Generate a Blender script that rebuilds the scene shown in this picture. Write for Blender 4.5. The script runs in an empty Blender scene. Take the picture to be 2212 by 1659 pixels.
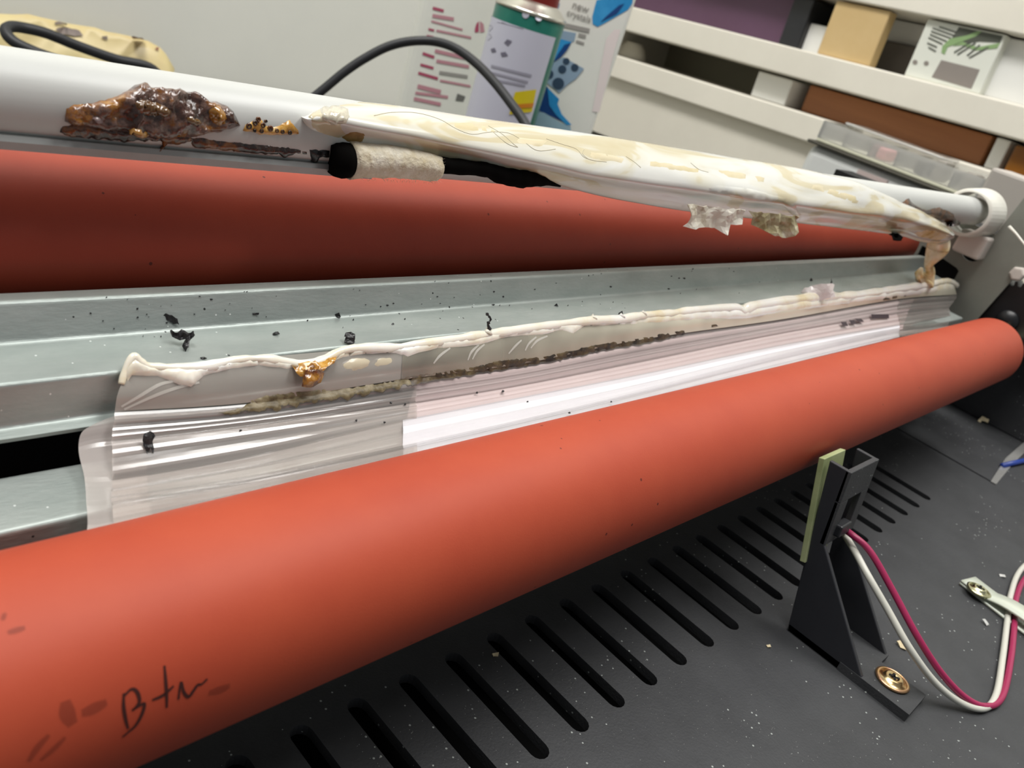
import bpy, bmesh, math, random
from mathutils import Vector, Matrix, noise
from mathutils.bvhtree import BVHTree
from mathutils.geometry import tessellate_polygon, delaunay_2d_cdt

random.seed(7)
C = bpy.context.scene.collection
sc = bpy.context.scene

# ------------------------------------------------------------------ camera
# The machine's long axis is X, Y runs to the back wall, Z is up.  Local lengths are in mm with the
# lens at the local origin; the table top is 180 mm under the lens.
CAMZ = 0.93
F = 1826.14
CX, CY = 1106.0, 829.5
RM = ((0.68536007, -0.12359274, 0.71763947),
      (-0.66951566, -0.49454931, 0.55422898),
      (0.28640942, -0.86031728, -0.42169162))
cam_d = bpy.data.cameras.new('camera')
cam = bpy.data.objects.new('camera', cam_d)
C.objects.link(cam)
cam.matrix_world = Matrix(((RM[0][0], -RM[0][1], -RM[0][2], 0),
                           (RM[1][0], -RM[1][1], -RM[1][2], 0),
                           (RM[2][0], -RM[2][1], -RM[2][2], CAMZ),
                           (0, 0, 0, 1)))
cam_d.sensor_fit = 'HORIZONTAL'
cam_d.sensor_width = 36.0
cam_d.lens = F / 2212 * 36.0
cam_d.clip_start = 0.005
cam_d.dof.use_dof = True
cam_d.dof.focus_distance = 0.175
cam_d.dof.aperture_fstop = 40
sc.camera = cam

# ------------------------------------------------------------------ world, lamps, exposure
w = bpy.data.worlds.new('world')
sc.world = w
w.use_nodes = True
w.node_tree.nodes['Background'].inputs[0].default_value = (0.93, 0.97, 1.0, 1)
w.node_tree.nodes['Background'].inputs[1].default_value = 0.21


def area(name, loc, target, sx, sy, power, col=(1, 0.98, 0.95)):
    l = bpy.data.lights.new(name, 'AREA')
    l.shape = 'RECTANGLE'
    l.size, l.size_y, l.energy, l.color = sx, sy, power, col
    o = bpy.data.objects.new(name, l)
    C.objects.link(o)
    o.location = loc
    o.rotation_euler = (Vector(target) - Vector(loc)).to_track_quat('-Z', 'Y').to_euler()
    return o


area('ceiling_or_fill_light', (0.80, -0.10, 2.3), (0.45, 0.12, 0.8), 0.9, 0.4, 14.5)
area('ceiling_or_fill_light', (-0.20, 0.32, 2.3), (0.7, 0.5, 0.9), 1.0, 0.4, 20)  # added fill brightening the wall and shelf, no lamp known there
sc.view_settings.view_transform = 'Standard'
sc.view_settings.look = 'None'
sc.view_settings.exposure = 0.15
sc.view_settings.gamma = 1.0
sc.view_settings.use_curve_mapping = False


# ------------------------------------------------------------------ geometry helpers
def V(x, y, z):
    return Vector((x, y, z))


def ray(p):
    a = (p[0] - CX, p[1] - CY, F)
    return Vector([sum(RM[i][j] * a[j] for j in range(3)) for i in range(3)])


def at(p, ax, v):
    d = ray(p)
    return d * (v / d[ax])


def at_rho(p, rho):
    d = ray(p)
    return d * (rho / math.hypot(d[1], d[2]))


def at_depth(p, z):
    return ray(p) * (z / F)


def on_plane(p, P0, N):
    d = ray(p)
    return d * (P0.dot(N) / d.dot(N))


def W(v):
    return Vector((v[0] * .001, v[1] * .001, v[2] * .001 + CAMZ))


def srgb(h):
    if isinstance(h, str):
        c = [int(h[i:i + 2], 16) / 255 for i in (0, 2, 4)]
    else:
        c = [x / 255 for x in h]
    return tuple(x / 12.92 if x <= .04045 else ((x + .055) / 1.055) ** 2.4 for x in c) + (1,)


GEO = {}      # object -> (world verts in mm, faces)


def mesh_obj(name, verts, faces, mat, parent=None, smooth=False):
    """verts in local mm. Parented parts keep the frame of their thing."""
    me = bpy.data.meshes.new(name)
    o = bpy.data.objects.new(name, me)
    C.objects.link(o)
    ws = [W(v) for v in verts]
    if parent is None:
        lo = Vector([min(v[i] for v in ws) for i in range(3)])
        hi = Vector([max(v[i] for v in ws) for i in range(3)])
        org = Vector(((lo.x + hi.x) / 2, (lo.y + hi.y) / 2, lo.z))
        o.location = org
    else:
        r = parent
        org = Vector((0, 0, 0))
        while r is not None:
            org = org + r.location
            r = r.parent
        o.parent = parent
    me.from_pydata([v - org for v in ws], [], faces)
    me.materials.append(mat)
    if smooth:
        me.polygons.foreach_set('use_smooth', [True] * len(me.polygons))
    me.update()
    GEO[o.name] = (list(verts), list(faces))
    return o


def fix_normals(o):
    bm = bmesh.new()
    bm.from_mesh(o.data)
    bmesh.ops.recalc_face_normals(bm, faces=bm.faces)
    bm.to_mesh(o.data)
    bm.free()
    return o


def bevel(o, wmm, seg=2, angle=30):
    m = o.modifiers.new('bevel', 'BEVEL')
    m.width = wmm * .001
    m.segments = seg
    m.limit_method = 'ANGLE'
    m.angle_limit = math.radians(angle)
    return o


def solid(o, tmm, off=0):
    m = o.modifiers.new('solid', 'SOLIDIFY')
    m.thickness = tmm * .001
    m.offset = off
    return o


def thing(name, loc, label, cat, group=None):
    o = bpy.data.objects.new(name, None)
    C.objects.link(o)
    o.empty_display_size = .01
    o.location = W(loc)
    return tag(o, label, cat, group)


def tag(o, label, cat, group=None):
    o['label'] = label
    o['category'] = cat
    if group:
        o['group'] = group
    return o


class MB:
    def __init__(s):
        s.v, s.f = [], []

    def add(s, vs, fs):
        b = len(s.v)
        s.v += list(vs)
        s.f += [tuple(i + b for i in f) for f in fs]

    def box(s, x0, x1, y0, y1, z0, z1):
        s.add([V(x, y, z) for x in (x0, x1) for y in (y0, y1) for z in (z0, z1)],
              [(0, 1, 3, 2), (4, 6, 7, 5), (0, 4, 5, 1), (2, 3, 7, 6), (0, 2, 6, 4), (1, 5, 7, 3)])

    def obox(s, o, u, vv, n, a0, a1, b0, b1, c0, c1):
        s.add([o + u * a + vv * b + n * c for a in (a0, a1) for b in (b0, b1) for c in (c0, c1)],
              [(0, 1, 3, 2), (4, 6, 7, 5), (0, 4, 5, 1), (2, 3, 7, 6), (0, 2, 6, 4), (1, 5, 7, 3)])

    def prism(s, prof, x0, x1):
        """closed (y, z) profile extruded along X"""
        n = len(prof)
        s.add([V(x0, *p) for p in prof] + [V(x1, *p) for p in prof],
              [tuple(range(n))[::-1], tuple(range(n, 2 * n))] +
              [(i, (i + 1) % n, (i + 1) % n + n, i + n) for i in range(n)])

    def tube(s, pts, rad, n=10, cap=True, flat=1.0):
        pts = [Vector(p) for p in pts]
        if not isinstance(rad, (list, tuple)):
            rad = [rad] * len(pts)
        rings = []
        up = None
        for i, p in enumerate(pts):
            t = (pts[min(i + 1, len(pts) - 1)] - pts[max(i - 1, 0)]).normalized()
            if up is None:
                up = V(0, 0, 1) if abs(t.z) < .9 else V(1, 0, 0)
            a = (up - t * up.dot(t)).normalized()
            up = a
            b = t.cross(a)
            rings.append([p + (a * math.cos(q) * flat + b * math.sin(q)) * rad[i]
                          for q in [2 * math.pi * k / n for k in range(n)]])
        vs = [v for r in rings for v in r]
        fs = [(i * n + k, i * n + (k + 1) % n, (i + 1) * n + (k + 1) % n, (i + 1) * n + k)
              for i in range(len(pts) - 1) for k in range(n)]
        if cap:
            fs += [tuple(range(n))[::-1], tuple(range((len(pts) - 1) * n, len(pts) * n))]
        s.add(vs, fs)

    def lathe(s, o, ax, prof, n=32):
        """prof: list of (along, radius)"""
        ax = ax.normalized()
        a = ax.orthogonal().normalized()
        b = ax.cross(a)
        vs = [o + ax * h + (a * math.cos(q) + b * math.sin(q)) * r for h, r in prof
              for q in [2 * math.pi * k / n for k in range(n)]]
        fs = [(i * n + k, i * n + (k + 1) % n, (i + 1) * n + (k + 1) % n, (i + 1) * n + k)
              for i in range(len(prof) - 1) for k in range(n)]
        fs += [tuple(range(n))[::-1], tuple(range((len(prof) - 1) * n, len(prof) * n))]
        s.add(vs, fs)

    def build(s, name, mat, parent=None, smooth=False):
        return mesh_obj(name, s.v, s.f, mat, parent, smooth)


def cr(pts, n):
    """Catmull-Rom through Vectors (any dimension), n steps a segment"""
    pts = [Vector(p) for p in pts]
    out = []
    for i in range(len(pts) - 1):
        p0, p1, p2, p3 = pts[max(i - 1, 0)], pts[i], pts[i + 1], pts[min(i + 2, len(pts) - 1)]
        for k in range(n):
            t = k / n
            out.append(.5 * ((2 * p1) + (p2 - p0) * t + (2 * p0 - 5 * p1 + 4 * p2 - p3) * t * t
                             + (3 * p1 - p0 - 3 * p2 + p3) * t ** 3))
    out.append(pts[-1])
    return out


def loft(stations, nu, nv, closed=False, smooth_v=True):
    """stations: equal-length lists of points. returns verts, faces"""
    rows = []
    for st in stations:
        if closed:
            m = len(st)
            ext = [st[-1]] + st + [st[0], st[1]]
            rows.append(cr(ext, nv)[nv:nv + m * nv])
        elif smooth_v:
            rows.append(cr(st, nv))
        else:
            r = []
            for a, b in zip(st, st[1:]):
                r += [Vector(a).lerp(Vector(b), k / nv) for k in range(nv)]
            rows.append(r + [Vector(st[-1])])
    m = len(rows[0])
    cols = [cr([r[j] for r in rows], nu) for j in range(m)]
    n = len(cols[0])
    vs = [cols[j][i] for i in range(n) for j in range(m)]
    fs = []
    for i in range(n - 1):
        for j in range(m if closed else m - 1):
            k = (j + 1) % m
            fs.append((i * m + j, i * m + k, (i + 1) * m + k, (i + 1) * m + j))
    if closed:
        fs += [tuple(range(m))[::-1], tuple(range((n - 1) * m, n * m))]
    return vs, fs


def bvh_of(*objs):
    vs, fs = [], []
    for o in objs:
        v, f = GEO[o.name]
        b = len(vs)
        vs += [Vector(x) for x in v]
        fs += [tuple(i + b for i in q) for q in f]
    return BVHTree.FromPolygons(vs, fs)


def hit(p, tree, rho=None):
    d = ray(p).normalized()
    loc, nor, idx, dist = tree.ray_cast(V(0, 0, 0), d)
    if loc is None:
        q = at_rho(p, rho or 125)
        return q, -d
    if nor.dot(d) > 0:
        nor = -nor
    return loc, nor


def inside(p, poly):
    r = False
    for (x0, y0), (x1, y1) in zip(poly, poly[1:] + poly[:1]):
        if (y0 > p[1]) != (y1 > p[1]) and p[0] < (x1 - x0) * (p[1] - y0) / (y1 - y0) + x0:
            r = not r
    return r


def seg_dist(p, poly):
    best = 1e9
    P = Vector(p)
    for a, b in zip(poly, poly[1:] + poly[:1]):
        a, b = Vector(a), Vector(b)
        t = max(0, min(1, (P - a).dot(b - a) / max((b - a).length_squared, 1e-9)))
        best = min(best, (P - a - (b - a) * t).length)
    return best


def jag(poly, step, amp, seed=0):
    """resample an outline and roughen it"""
    rnd = random.Random(seed)
    out = []
    for a, b in zip(poly, poly[1:] + poly[:1]):
        a, b = Vector(a), Vector(b)
        n = max(1, int((b - a).length / step))
        for k in range(n):
            q = a.lerp(b, k / n)
            out.append((q.x + rnd.uniform(-amp, amp), q.y + rnd.uniform(-amp, amp)))
    return out


def patch(poly, step):
    pts = [Vector(p) for p in poly]
    nb = len(pts)
    xs, ys = [p[0] for p in poly], [p[1] for p in poly]
    rnd = random.Random(3)
    y = min(ys)
    while y < max(ys):
        x = min(xs)
        while x < max(xs):
            q = (x + rnd.uniform(-.25, .25) * step, y + rnd.uniform(-.25, .25) * step)
            if inside(q, poly) and seg_dist(q, poly) > step * .4:
                pts.append(Vector(q))
            x += step
        y += step
    r = delaunay_2d_cdt(pts, [(i, (i + 1) % nb) for i in range(nb)], [], 1, 1e-4)
    return [tuple(p) for p in r[0]], [tuple(f) for f in r[2]]


def relief(name, poly, tree, hfun, step, mat, parent=None, edge=8, rho=None, smooth=True, lift=.05, flat=False):
    """a lump standing on a surface: its outline sits on the surface, its height grows inwards"""
    pts, fs = patch(poly, step)
    vs = []
    for p in pts:
        loc, nor = hit(p, tree, rho)
        e = min(1, seg_dist(p, poly) / edge)
        e = 1 if flat else e
        h = (math.sin(e * math.pi / 2)) * hfun(p)
        vs.append(loc + nor * (h + lift * e - .1 * (1 - e)))
    return mesh_obj(name, vs, fs, mat, parent, smooth)


def flake(name, poly, P0, N, crumple, step, mat, parent=None, thick=.15, freq=.5, smooth=False):
    pts, fs = patch(poly, step)
    vs = []
    N = N.normalized()
    for p in pts:
        q = on_plane(p, P0, N)
        vs.append(q + N * (noise.noise(q * freq) * crumple))
    return solid(mesh_obj(name, vs, fs, mat, parent, smooth), thick)


def stroke(name, pl, tree, wid, mat, parent=None, lift=.06, n=6, rho=None):
    """ribbon drawn on a surface through the given points, width in mm (or list)"""
    pl = cr([Vector(p) for p in pl], n) if n > 1 else [Vector(p) for p in pl]
    hs = [hit(p, tree, rho) for p in pl]
    vs, fs = [], []
    m = len(hs)
    for i, (loc, nor) in enumerate(hs):
        t = (hs[min(i + 1, m - 1)][0] - hs[max(i - 1, 0)][0]).normalized()
        s = nor.cross(t).normalized()
        ww = wid if not isinstance(wid, (list, tuple)) else wid[0] + (wid[1] - wid[0]) * i / (m - 1)
        taper = .45 + .55 * math.sin(math.pi * min(max(i / (m - 1), .12), .88))
        for q in (-1, 1):
            vs.append(loc + nor * lift + s * q * ww * .5 * taper)
        if i:
            fs.append((2 * i - 2, 2 * i - 1, 2 * i + 1, 2 * i))
    return mesh_obj(name, vs, fs, mat, parent)


# ------------------------------------------------------------------ materials
def mat(name, col, rough=.5, metal=0., var=None, vscale=40, bump=0, bscale=400, spec=.5, alpha=1., coat=0.,
        stretch=None, ramp=None, sss=0., emis=None, trans=0.):
    """Principled with a noise-driven colour between col and var, and a noise bump. Object space is in metres."""
    m = bpy.data.materials.new(name)
    m.use_nodes = True
    nt = m.node_tree
    b = nt.nodes['Principled BSDF']
    c = srgb(col)
    b.inputs['Base Color'].default_value = c
    b.inputs['Roughness'].default_value = rough
    b.inputs['Metallic'].default_value = metal
    b.inputs['Specular IOR Level'].default_value = spec
    b.inputs['Alpha'].default_value = alpha
    b.inputs['Coat Weight'].default_value = coat
    b.inputs['Coat Roughness'].default_value = .08
    b.inputs['Transmission Weight'].default_value = trans
    if sss:
        b.inputs['Subsurface Weight'].default_value = sss
        b.inputs['Subsurface Radius'].default_value = (.003, .002, .001)
        b.inputs['Subsurface Scale'].default_value = .5
    tc = nt.nodes.new('ShaderNodeTexCoord')
    mp = nt.nodes.new('ShaderNodeMapping')
    if stretch:
        mp.inputs['Scale'].default_value = stretch
    nt.links.new(tc.outputs['Object'], mp.inputs[0])
    if var is not None or ramp:
        n = nt.nodes.new('ShaderNodeTexNoise')
        n.inputs['Scale'].default_value = vscale
        n.inputs['Detail'].default_value = 6
        n.inputs['Roughness'].default_value = .65
        nt.links.new(mp.outputs[0], n.inputs['Vector'])
        r = nt.nodes.new('ShaderNodeValToRGB')
        els = ramp or [(.32, col), (.68, var)]
        while len(r.color_ramp.elements) < len(els):
            r.color_ramp.elements.new(.5)
        for e, (p, cc) in zip(r.color_ramp.elements, els):
            e.position = p
            e.color = srgb(cc)
        nt.links.new(n.outputs['Fac'], r.inputs[0])
        nt.links.new(r.outputs[0], b.inputs['Base Color'])
    if bump:
        n2 = nt.nodes.new('ShaderNodeTexNoise')
        n2.inputs['Scale'].default_value = bscale
        n2.inputs['Detail'].default_value = 4
        nt.links.new(mp.outputs[0], n2.inputs['Vector'])
        bp = nt.nodes.new('ShaderNodeBump')
        bp.inputs['Strength'].default_value = bump
        bp.inputs['Distance'].default_value = .0005
        nt.links.new(n2.outputs['Fac'], bp.inputs['Height'])
        nt.links.new(bp.outputs[0], b.inputs['Normal'])
    return m


def add_specks(m, scale, thr, col, size_rough=None):
    """sparse fine specks (dust, soot) mixed over the base colour"""
    nt = m.node_tree
    b = nt.nodes['Principled BSDF']
    tc = [n for n in nt.nodes if n.type == 'TEX_COORD'][0]
    v = nt.nodes.new('ShaderNodeTexVoronoi')
    v.inputs['Scale'].default_value = scale
    nt.links.new(tc.outputs['Object'], v.inputs['Vector'])
    lt = nt.nodes.new('ShaderNodeMath')
    lt.operation = 'LESS_THAN'
    lt.inputs[1].default_value = thr
    nt.links.new(v.outputs['Distance'], lt.inputs[0])
    n = nt.nodes.new('ShaderNodeTexNoise')
    n.inputs['Scale'].default_value = 25
    nt.links.new(tc.outputs['Object'], n.inputs['Vector'])
    gt = nt.nodes.new('ShaderNodeMath')
    gt.operation = 'GREATER_THAN'
    gt.inputs[1].default_value = .5
    nt.links.new(n.outputs['Fac'], gt.inputs[0])
    mu = nt.nodes.new('ShaderNodeMath')
    mu.operation = 'MULTIPLY'
    nt.links.new(lt.outputs[0], mu.inputs[0])
    nt.links.new(gt.outputs[0], mu.inputs[1])
    mx = nt.nodes.new('ShaderNodeMix')
    mx.data_type = 'RGBA'
    src = b.inputs['Base Color'].links
    if src:
        nt.links.new(src[0].from_socket, mx.inputs[6])
    else:
        mx.inputs[6].default_value = b.inputs['Base Color'].default_value
    mx.inputs[7].default_value = srgb(col)
    nt.links.new(mu.outputs[0], mx.inputs[0])
    nt.links.new(mx.outputs[2], b.inputs['Base Color'])
    return m


M = {}
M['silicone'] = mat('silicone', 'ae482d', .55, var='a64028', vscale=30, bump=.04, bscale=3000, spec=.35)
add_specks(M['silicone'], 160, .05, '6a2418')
M['silicone_shaded'] = mat('silicone_shaded', '9c402b', .55, var='923825', vscale=30, bump=.04, bscale=3000, spec=.35)  # darker copy for the rear roller; shade under the tube put into its colour
add_specks(M['silicone_shaded'], 160, .05, '5a2016')
M['galv'] = mat('galvanized', 'adb4b0', .46, .6, var='9ca5a1', vscale=55, bump=.12, bscale=500, stretch=(1, 3, 3))
add_specks(M['galv'], 300, .07, '3a3d3c')
add_specks(M['galv'], 420, .07, 'e6ebe8')
M['galv_plate'] = mat('galvanized_plate', '85877f', .45, .4, var='92948b', vscale=30, bump=.05, bscale=300)
M['tube'] = mat('white_tube', 'c8c9c5', .38, 0, var='bebfbb', vscale=60, bump=.03, bscale=900, stretch=(.1, 1, 1))
M['lip'] = mat('grey_lip', 'a5a8a6', .45, .3, var='989b99', vscale=60)
M['tray'] = mat('black_tray', '323335', .6, 0, var='3c3d3f', vscale=60, bump=.25, bscale=1800, spec=.4)
add_specks(M['tray'], 420, .1, '9fa4a0')
M['blackplastic'] = mat('black_plastic', '1d1e22', .45, 0, var='26272b', vscale=50, bump=.05, bscale=900)
M['bracket'] = mat('bracket_plastic', '24252a', .45, 0, var='2c2d31', vscale=40, bump=.05, bscale=900)
M['void'] = mat('interior_shade', '08080a', .8)  # near-black colour stands in for shade inside gaps, slots and screw recesses
M['pcb'] = mat('board_edge', 'b3b98c', .5, 0, var='8f9a6b', vscale=60)
M['brass'] = mat('zinc_yellow_screw', 'd9c79a', .25, 1., var='c9a06a', vscale=300)
M['steelscrew'] = mat('pale_screw', 'd8d6b0', .25, 1., var='b8b48c', vscale=300)
M['pinkring'] = mat('washer_ring', 'd8a890', .3, .9, var='caa36a', vscale=300)
M['redwire'] = mat('crimson_wire', '99224f', .4, spec=.5)
M['whitewire'] = mat('white_wire', 'c9c8bd', .4)
M['clip'] = mat('nylon_clip', 'c9cfc0', .35, sss=.2)
M['whiteplastic'] = mat('white_plastic', 'e4e2d8', .35, var='dcd9ce', vscale=30)
M['block'] = mat('bushing', 'cfc6bd', .5)
M['gear'] = mat('black_gear', '17181b', .35)
M['sideplate2'] = mat('taupe_plate', '6d6058', .5)
M['charr'] = mat('char', '101010', .35, 0, var='2b2a2c', vscale=400, bump=.6, bscale=900)
M['soot'] = mat('soot', '050403', .85, spec=.05)
M['fibre'] = mat('scorched_fibre', 'e0dacb', .9, 0, var='bfb193', vscale=260, bump=.8, bscale=900)
M['paperbit'] = mat('scorched_paper', 'd9d5c8', .7, 0, ramp=[(.3, '8a7448'), (.42, 'd8d2c0'), (.7, 'ece9e0')], vscale=90)
M['curl'] = mat('yellow_curl', 'a89f7a', .25, 0, ramp=[(.35, '8a7d50'), (.55, 'b7ae8c'), (.7, 'd9d4c2')], vscale=200, bump=.4, alpha=.9)
M['residue'] = mat('burnt_residue', '3a2016', .16, 0, ramp=[(.30, '120a0a'), (.43, '3d2013'), (.5, '6b5248'), (.56, '7a4a18'),
                   (.66, 'a9772c'), (.8, '8d7a78')], vscale=170, bump=1.0, bscale=450, coat=.6)
M['tar'] = mat('tar', '1d100a', .2, 0, ramp=[(.35, '120b0a'), (.48, '3a1d0c'), (.56, '7a4712'), (.7, '2a1a18')], vscale=220, bump=.9, bscale=600, coat=.5)
M['amber'] = mat('amber_bubbles', 'c9963e', .25, 0, ramp=[(.35, '7d4a12'), (.5, 'c9963e'), (.7, 'e0c48a')], vscale=300, bump=.3, coat=.5)
M['cream'] = mat('melted_cream', 'e7e2d0', .2, 0, ramp=[(.40, 'efede6'), (.56, 'e9e3d2'), (.72, 'dccb9f')], vscale=45,
                 bump=.15, bscale=150, coat=.5, sss=.15)
M['drip'] = mat('melted_drip', 'd9bd7c', .22, 0, ramp=[(.3, 'a8803a'), (.42, 'dcc489'), (.6, 'ecdfc0')], vscale=120, coat=.5, sss=.1)
M['paper'] = mat('white_paper', 'dad9dd', .55, var='d5d3d8', vscale=60)
M['ink'] = mat('printed_ink', '33242c', .5)
M['burnline'] = mat('burn_line', '2b1f14', .5, 0, ramp=[(.38, '1d140d'), (.55, '4a3a22'), (.7, '6d5f40')], vscale=260, bump=.5)
M['blister'] = mat('burn_blister', '6b3d14', .18, 0, ramp=[(.32, '2a1410'), (.48, '6a3c1c'), (.6, 'a9761c'), (.75, '7c605c')], vscale=350, bump=.9, coat=.6)
M['marker'] = mat('marker_ink', '3a120c', .5)
M['rubberblack'] = mat('cable_rubber', '222326', .5)


def wrap_mat():
    m = mat('melted_film_white', 'eceae2', .22, 0, coat=.6, bump=.22, bscale=90, stretch=(.35, 1, 1))
    nt = m.node_tree
    b = nt.nodes['Principled BSDF']
    tc = nt.nodes.new('ShaderNodeTexCoord')
    mp = nt.nodes.new('ShaderNodeMapping')
    mp.inputs['Scale'].default_value = (14, 60, 60)
    mp.inputs['Rotation'].default_value = (0, 0, .25)
    n = nt.nodes.new('ShaderNodeTexNoise')
    n.inputs['Scale'].default_value = 1.6
    n.inputs['Detail'].default_value = 3
    n.inputs['Distortion'].default_value = 1.2
    nt.links.new(tc.outputs['Object'], mp.inputs[0])
    nt.links.new(mp.outputs[0], n.inputs['Vector'])
    r = nt.nodes.new('ShaderNodeValToRGB')
    r.color_ramp.elements.new(.5)
    r.color_ramp.elements.new(.5)
    for e, (p, c) in zip(r.color_ramp.elements, [(.40, 'd8d7d1'), (.53, 'd2cebf'), (.56, 'c9be9f'), (.72, 'bfae84')]):
        e.position = p
        e.color = srgb(c)
    nt.links.new(n.outputs['Fac'], r.inputs[0])
    nt.links.new(r.outputs[0], b.inputs['Base Color'])
    return m


M['wrap'] = wrap_mat()


def film_mat(name, col, opac, rough=.08, gloss=.25, fade=None):
    """thin plastic: see-through, a little milky, glossy"""
    m = bpy.data.materials.new(name)
    m.use_nodes = True
    nt = m.node_tree
    nt.nodes.clear()
    out = nt.nodes.new('ShaderNodeOutputMaterial')
    tr = nt.nodes.new('ShaderNodeBsdfTransparent')
    tr.inputs[0].default_value = (.96, .95, .94, 1)
    p = nt.nodes.new('ShaderNodeBsdfPrincipled')
    p.inputs['Base Color'].default_value = srgb(col)
    p.inputs['Roughness'].default_value = rough
    p.inputs['Specular IOR Level'].default_value = .6
    g = nt.nodes.new('ShaderNodeBsdfGlossy')
    g.inputs['Roughness'].default_value = rough
    fr = nt.nodes.new('ShaderNodeFresnel')
    fr.inputs[0].default_value = 1.45
    m1 = nt.nodes.new('ShaderNodeMixShader')
    m1.inputs[0].default_value = opac
    fd = None
    m2 = nt.nodes.new('ShaderNodeMixShader')
    tc = nt.nodes.new('ShaderNodeTexCoord')
    n = nt.nodes.new('ShaderNodeTexNoise')
    n.inputs['Scale'].default_value = 60
    bp = nt.nodes.new('ShaderNodeBump')
    bp.inputs['Strength'].default_value = .15
    bp.inputs['Distance'].default_value = .001
    nt.links.new(tc.outputs['Object'], n.inputs['Vector'])
    nt.links.new(n.outputs['Fac'], bp.inputs['Height'])
    if fade:                # the film is fully browned only towards one end
        sx = nt.nodes.new('ShaderNodeSeparateXYZ')
        nt.links.new(tc.outputs['Object'], sx.inputs[0])
        wob = nt.nodes.new('ShaderNodeMath')
        wob.operation = 'MULTIPLY_ADD'
        wob.inputs[1].default_value = .12
        nt.links.new(n.outputs['Fac'], wob.inputs[0])
        nt.links.new(sx.outputs[0], wob.inputs[2])
        mr = nt.nodes.new('ShaderNodeMapRange')
        mr.inputs[1].default_value, mr.inputs[2].default_value = fade[0] + .06, fade[1] + .06
        mr.inputs[3].default_value, mr.inputs[4].default_value = .1, opac
        nt.links.new(wob.outputs[0], mr.inputs[0])
        nt.links.new(mr.outputs[0], m1.inputs[0])
    for q in (p, g, fr):
        nt.links.new(bp.outputs[0], q.inputs['Normal'])
    ad = nt.nodes.new('ShaderNodeMath')
    ad.operation = 'MULTIPLY_ADD'
    ad.inputs[1].default_value = 1.0
    ad.inputs[2].default_value = gloss * .3
    nt.links.new(fr.outputs[0], ad.inputs[0])
    nt.links.new(tr.outputs[0], m1.inputs[1])
    nt.links.new(p.outputs[0], m1.inputs[2])
    nt.links.new(ad.outputs[0], m2.inputs[0])
    nt.links.new(m1.outputs[0], m2.inputs[1])
    nt.links.new(g.outputs[0], m2.inputs[2])
    nt.links.new(m2.outputs[0], out.inputs[0])
    return m


M['film'] = film_mat('clear_film', 'e4dad4', .46, .12, .1)
M['film_over'] = film_mat('clear_film_over_paper', 'ded8d4', .06, .14, .1)
M['skirt_clear'] = film_mat('hazy_film', 'ddd8ce', .40, .2, .05)
M['skirt_cream'] = film_mat('cream_film', 'dfdac4', .9, .25, .05, fade=(-.16, -.01))
M['scuff'] = mat('marker_smudge', '4a1a12', .6, alpha=.25)
M['clearbox'] = film_mat('clear_box_plastic', 'f4f3ee', .36, .15, .1)

# ================================================================== SETTING
M['wall'] = mat('wall_paint', 'ebebe2', .7, var='e2e3db', vscale=3, bump=.03, bscale=60)
M['floor'] = mat('floor_vinyl', '8b8880', .5, var='7d7a72', vscale=5)
TZ = -180.0


def struct(name, mb, m):
    o = mb.build(name, m)
    o['kind'] = 'structure'
    return o


b = MB(); b.box(-1500, 1800, 820, 860, -CAMZ * 1000, 1700); struct('wall_back', b, M['wall'])
b = MB(); b.box(1760, 1800, -1500, 820, -CAMZ * 1000, 1700); struct('wall_right', b, M['wall'])
b = MB(); b.box(-1500, 1800, -1500, 860, -CAMZ * 1000 - 40, -CAMZ * 1000); struct('floor', b, M['floor'])

M['table'] = mat('table_top', '5b5a54', .5, var='514f49', vscale=12)
M['tableleg'] = mat('table_leg', '77787a', .4, .6)
tb = thing('work_table', (400, 300, -CAMZ * 1000), 'dark grey work table carrying the opened laminator and supplies', 'table')
b = MB(); b.box(-700, 1500, -500, 815, TZ - 30, TZ); bevel(b.build('tabletop', M['table'], tb), 3)
for x in (-650, 1400):
    for y in (-450, 750):
        b = MB(); b.box(x, x + 50, y, y + 50, -CAMZ * 1000, TZ - 30); b.build('leg', M['tableleg'], tb)

# ================================================================== LAMINATOR
lam = thing('laminator', (200, 80, TZ), 'opened hot laminator with two red rubber rollers and a slotted black base tray', 'laminator')
T = -138.0
XL = -100.0


def plate_with_holes(outer, holes, top, thick):
    """outer, holes: lists of (x, y). returns MB with the walls of the holes"""
    polys = [[V(x, y, 0) for x, y in outer]] + [[V(x, y, 0) for x, y in h] for h in holes]
    flat = [v for p in polys for v in p]
    tris = tessellate_polygon(polys)
    m = MB()
    n = len(flat)
    vs = [V(v.x, v.y, top) for v in flat] + [V(v.x, v.y, top - thick) for v in flat]
    fs = [tuple(t) for t in tris] + [tuple(i + n for i in reversed(t)) for t in tris]
    k = 0
    for p in polys:
        q = len(p)
        fs += [(k + i, k + (i + 1) % q, k + (i + 1) % q + n, k + i + n) for i in range(q)]
        k += q
    m.add(vs, fs)
    return m


def stadium(x, y0, y1, r, n=7):
    return [(x + r * math.cos(a), y1 - r + r * math.sin(a)) for a in [math.pi * k / n for k in range(n + 1)]] + \
           [(x + r * math.cos(a), y0 + r + r * math.sin(a)) for a in [math.pi + math.pi * k / n for k in range(n + 1)]]


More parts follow.
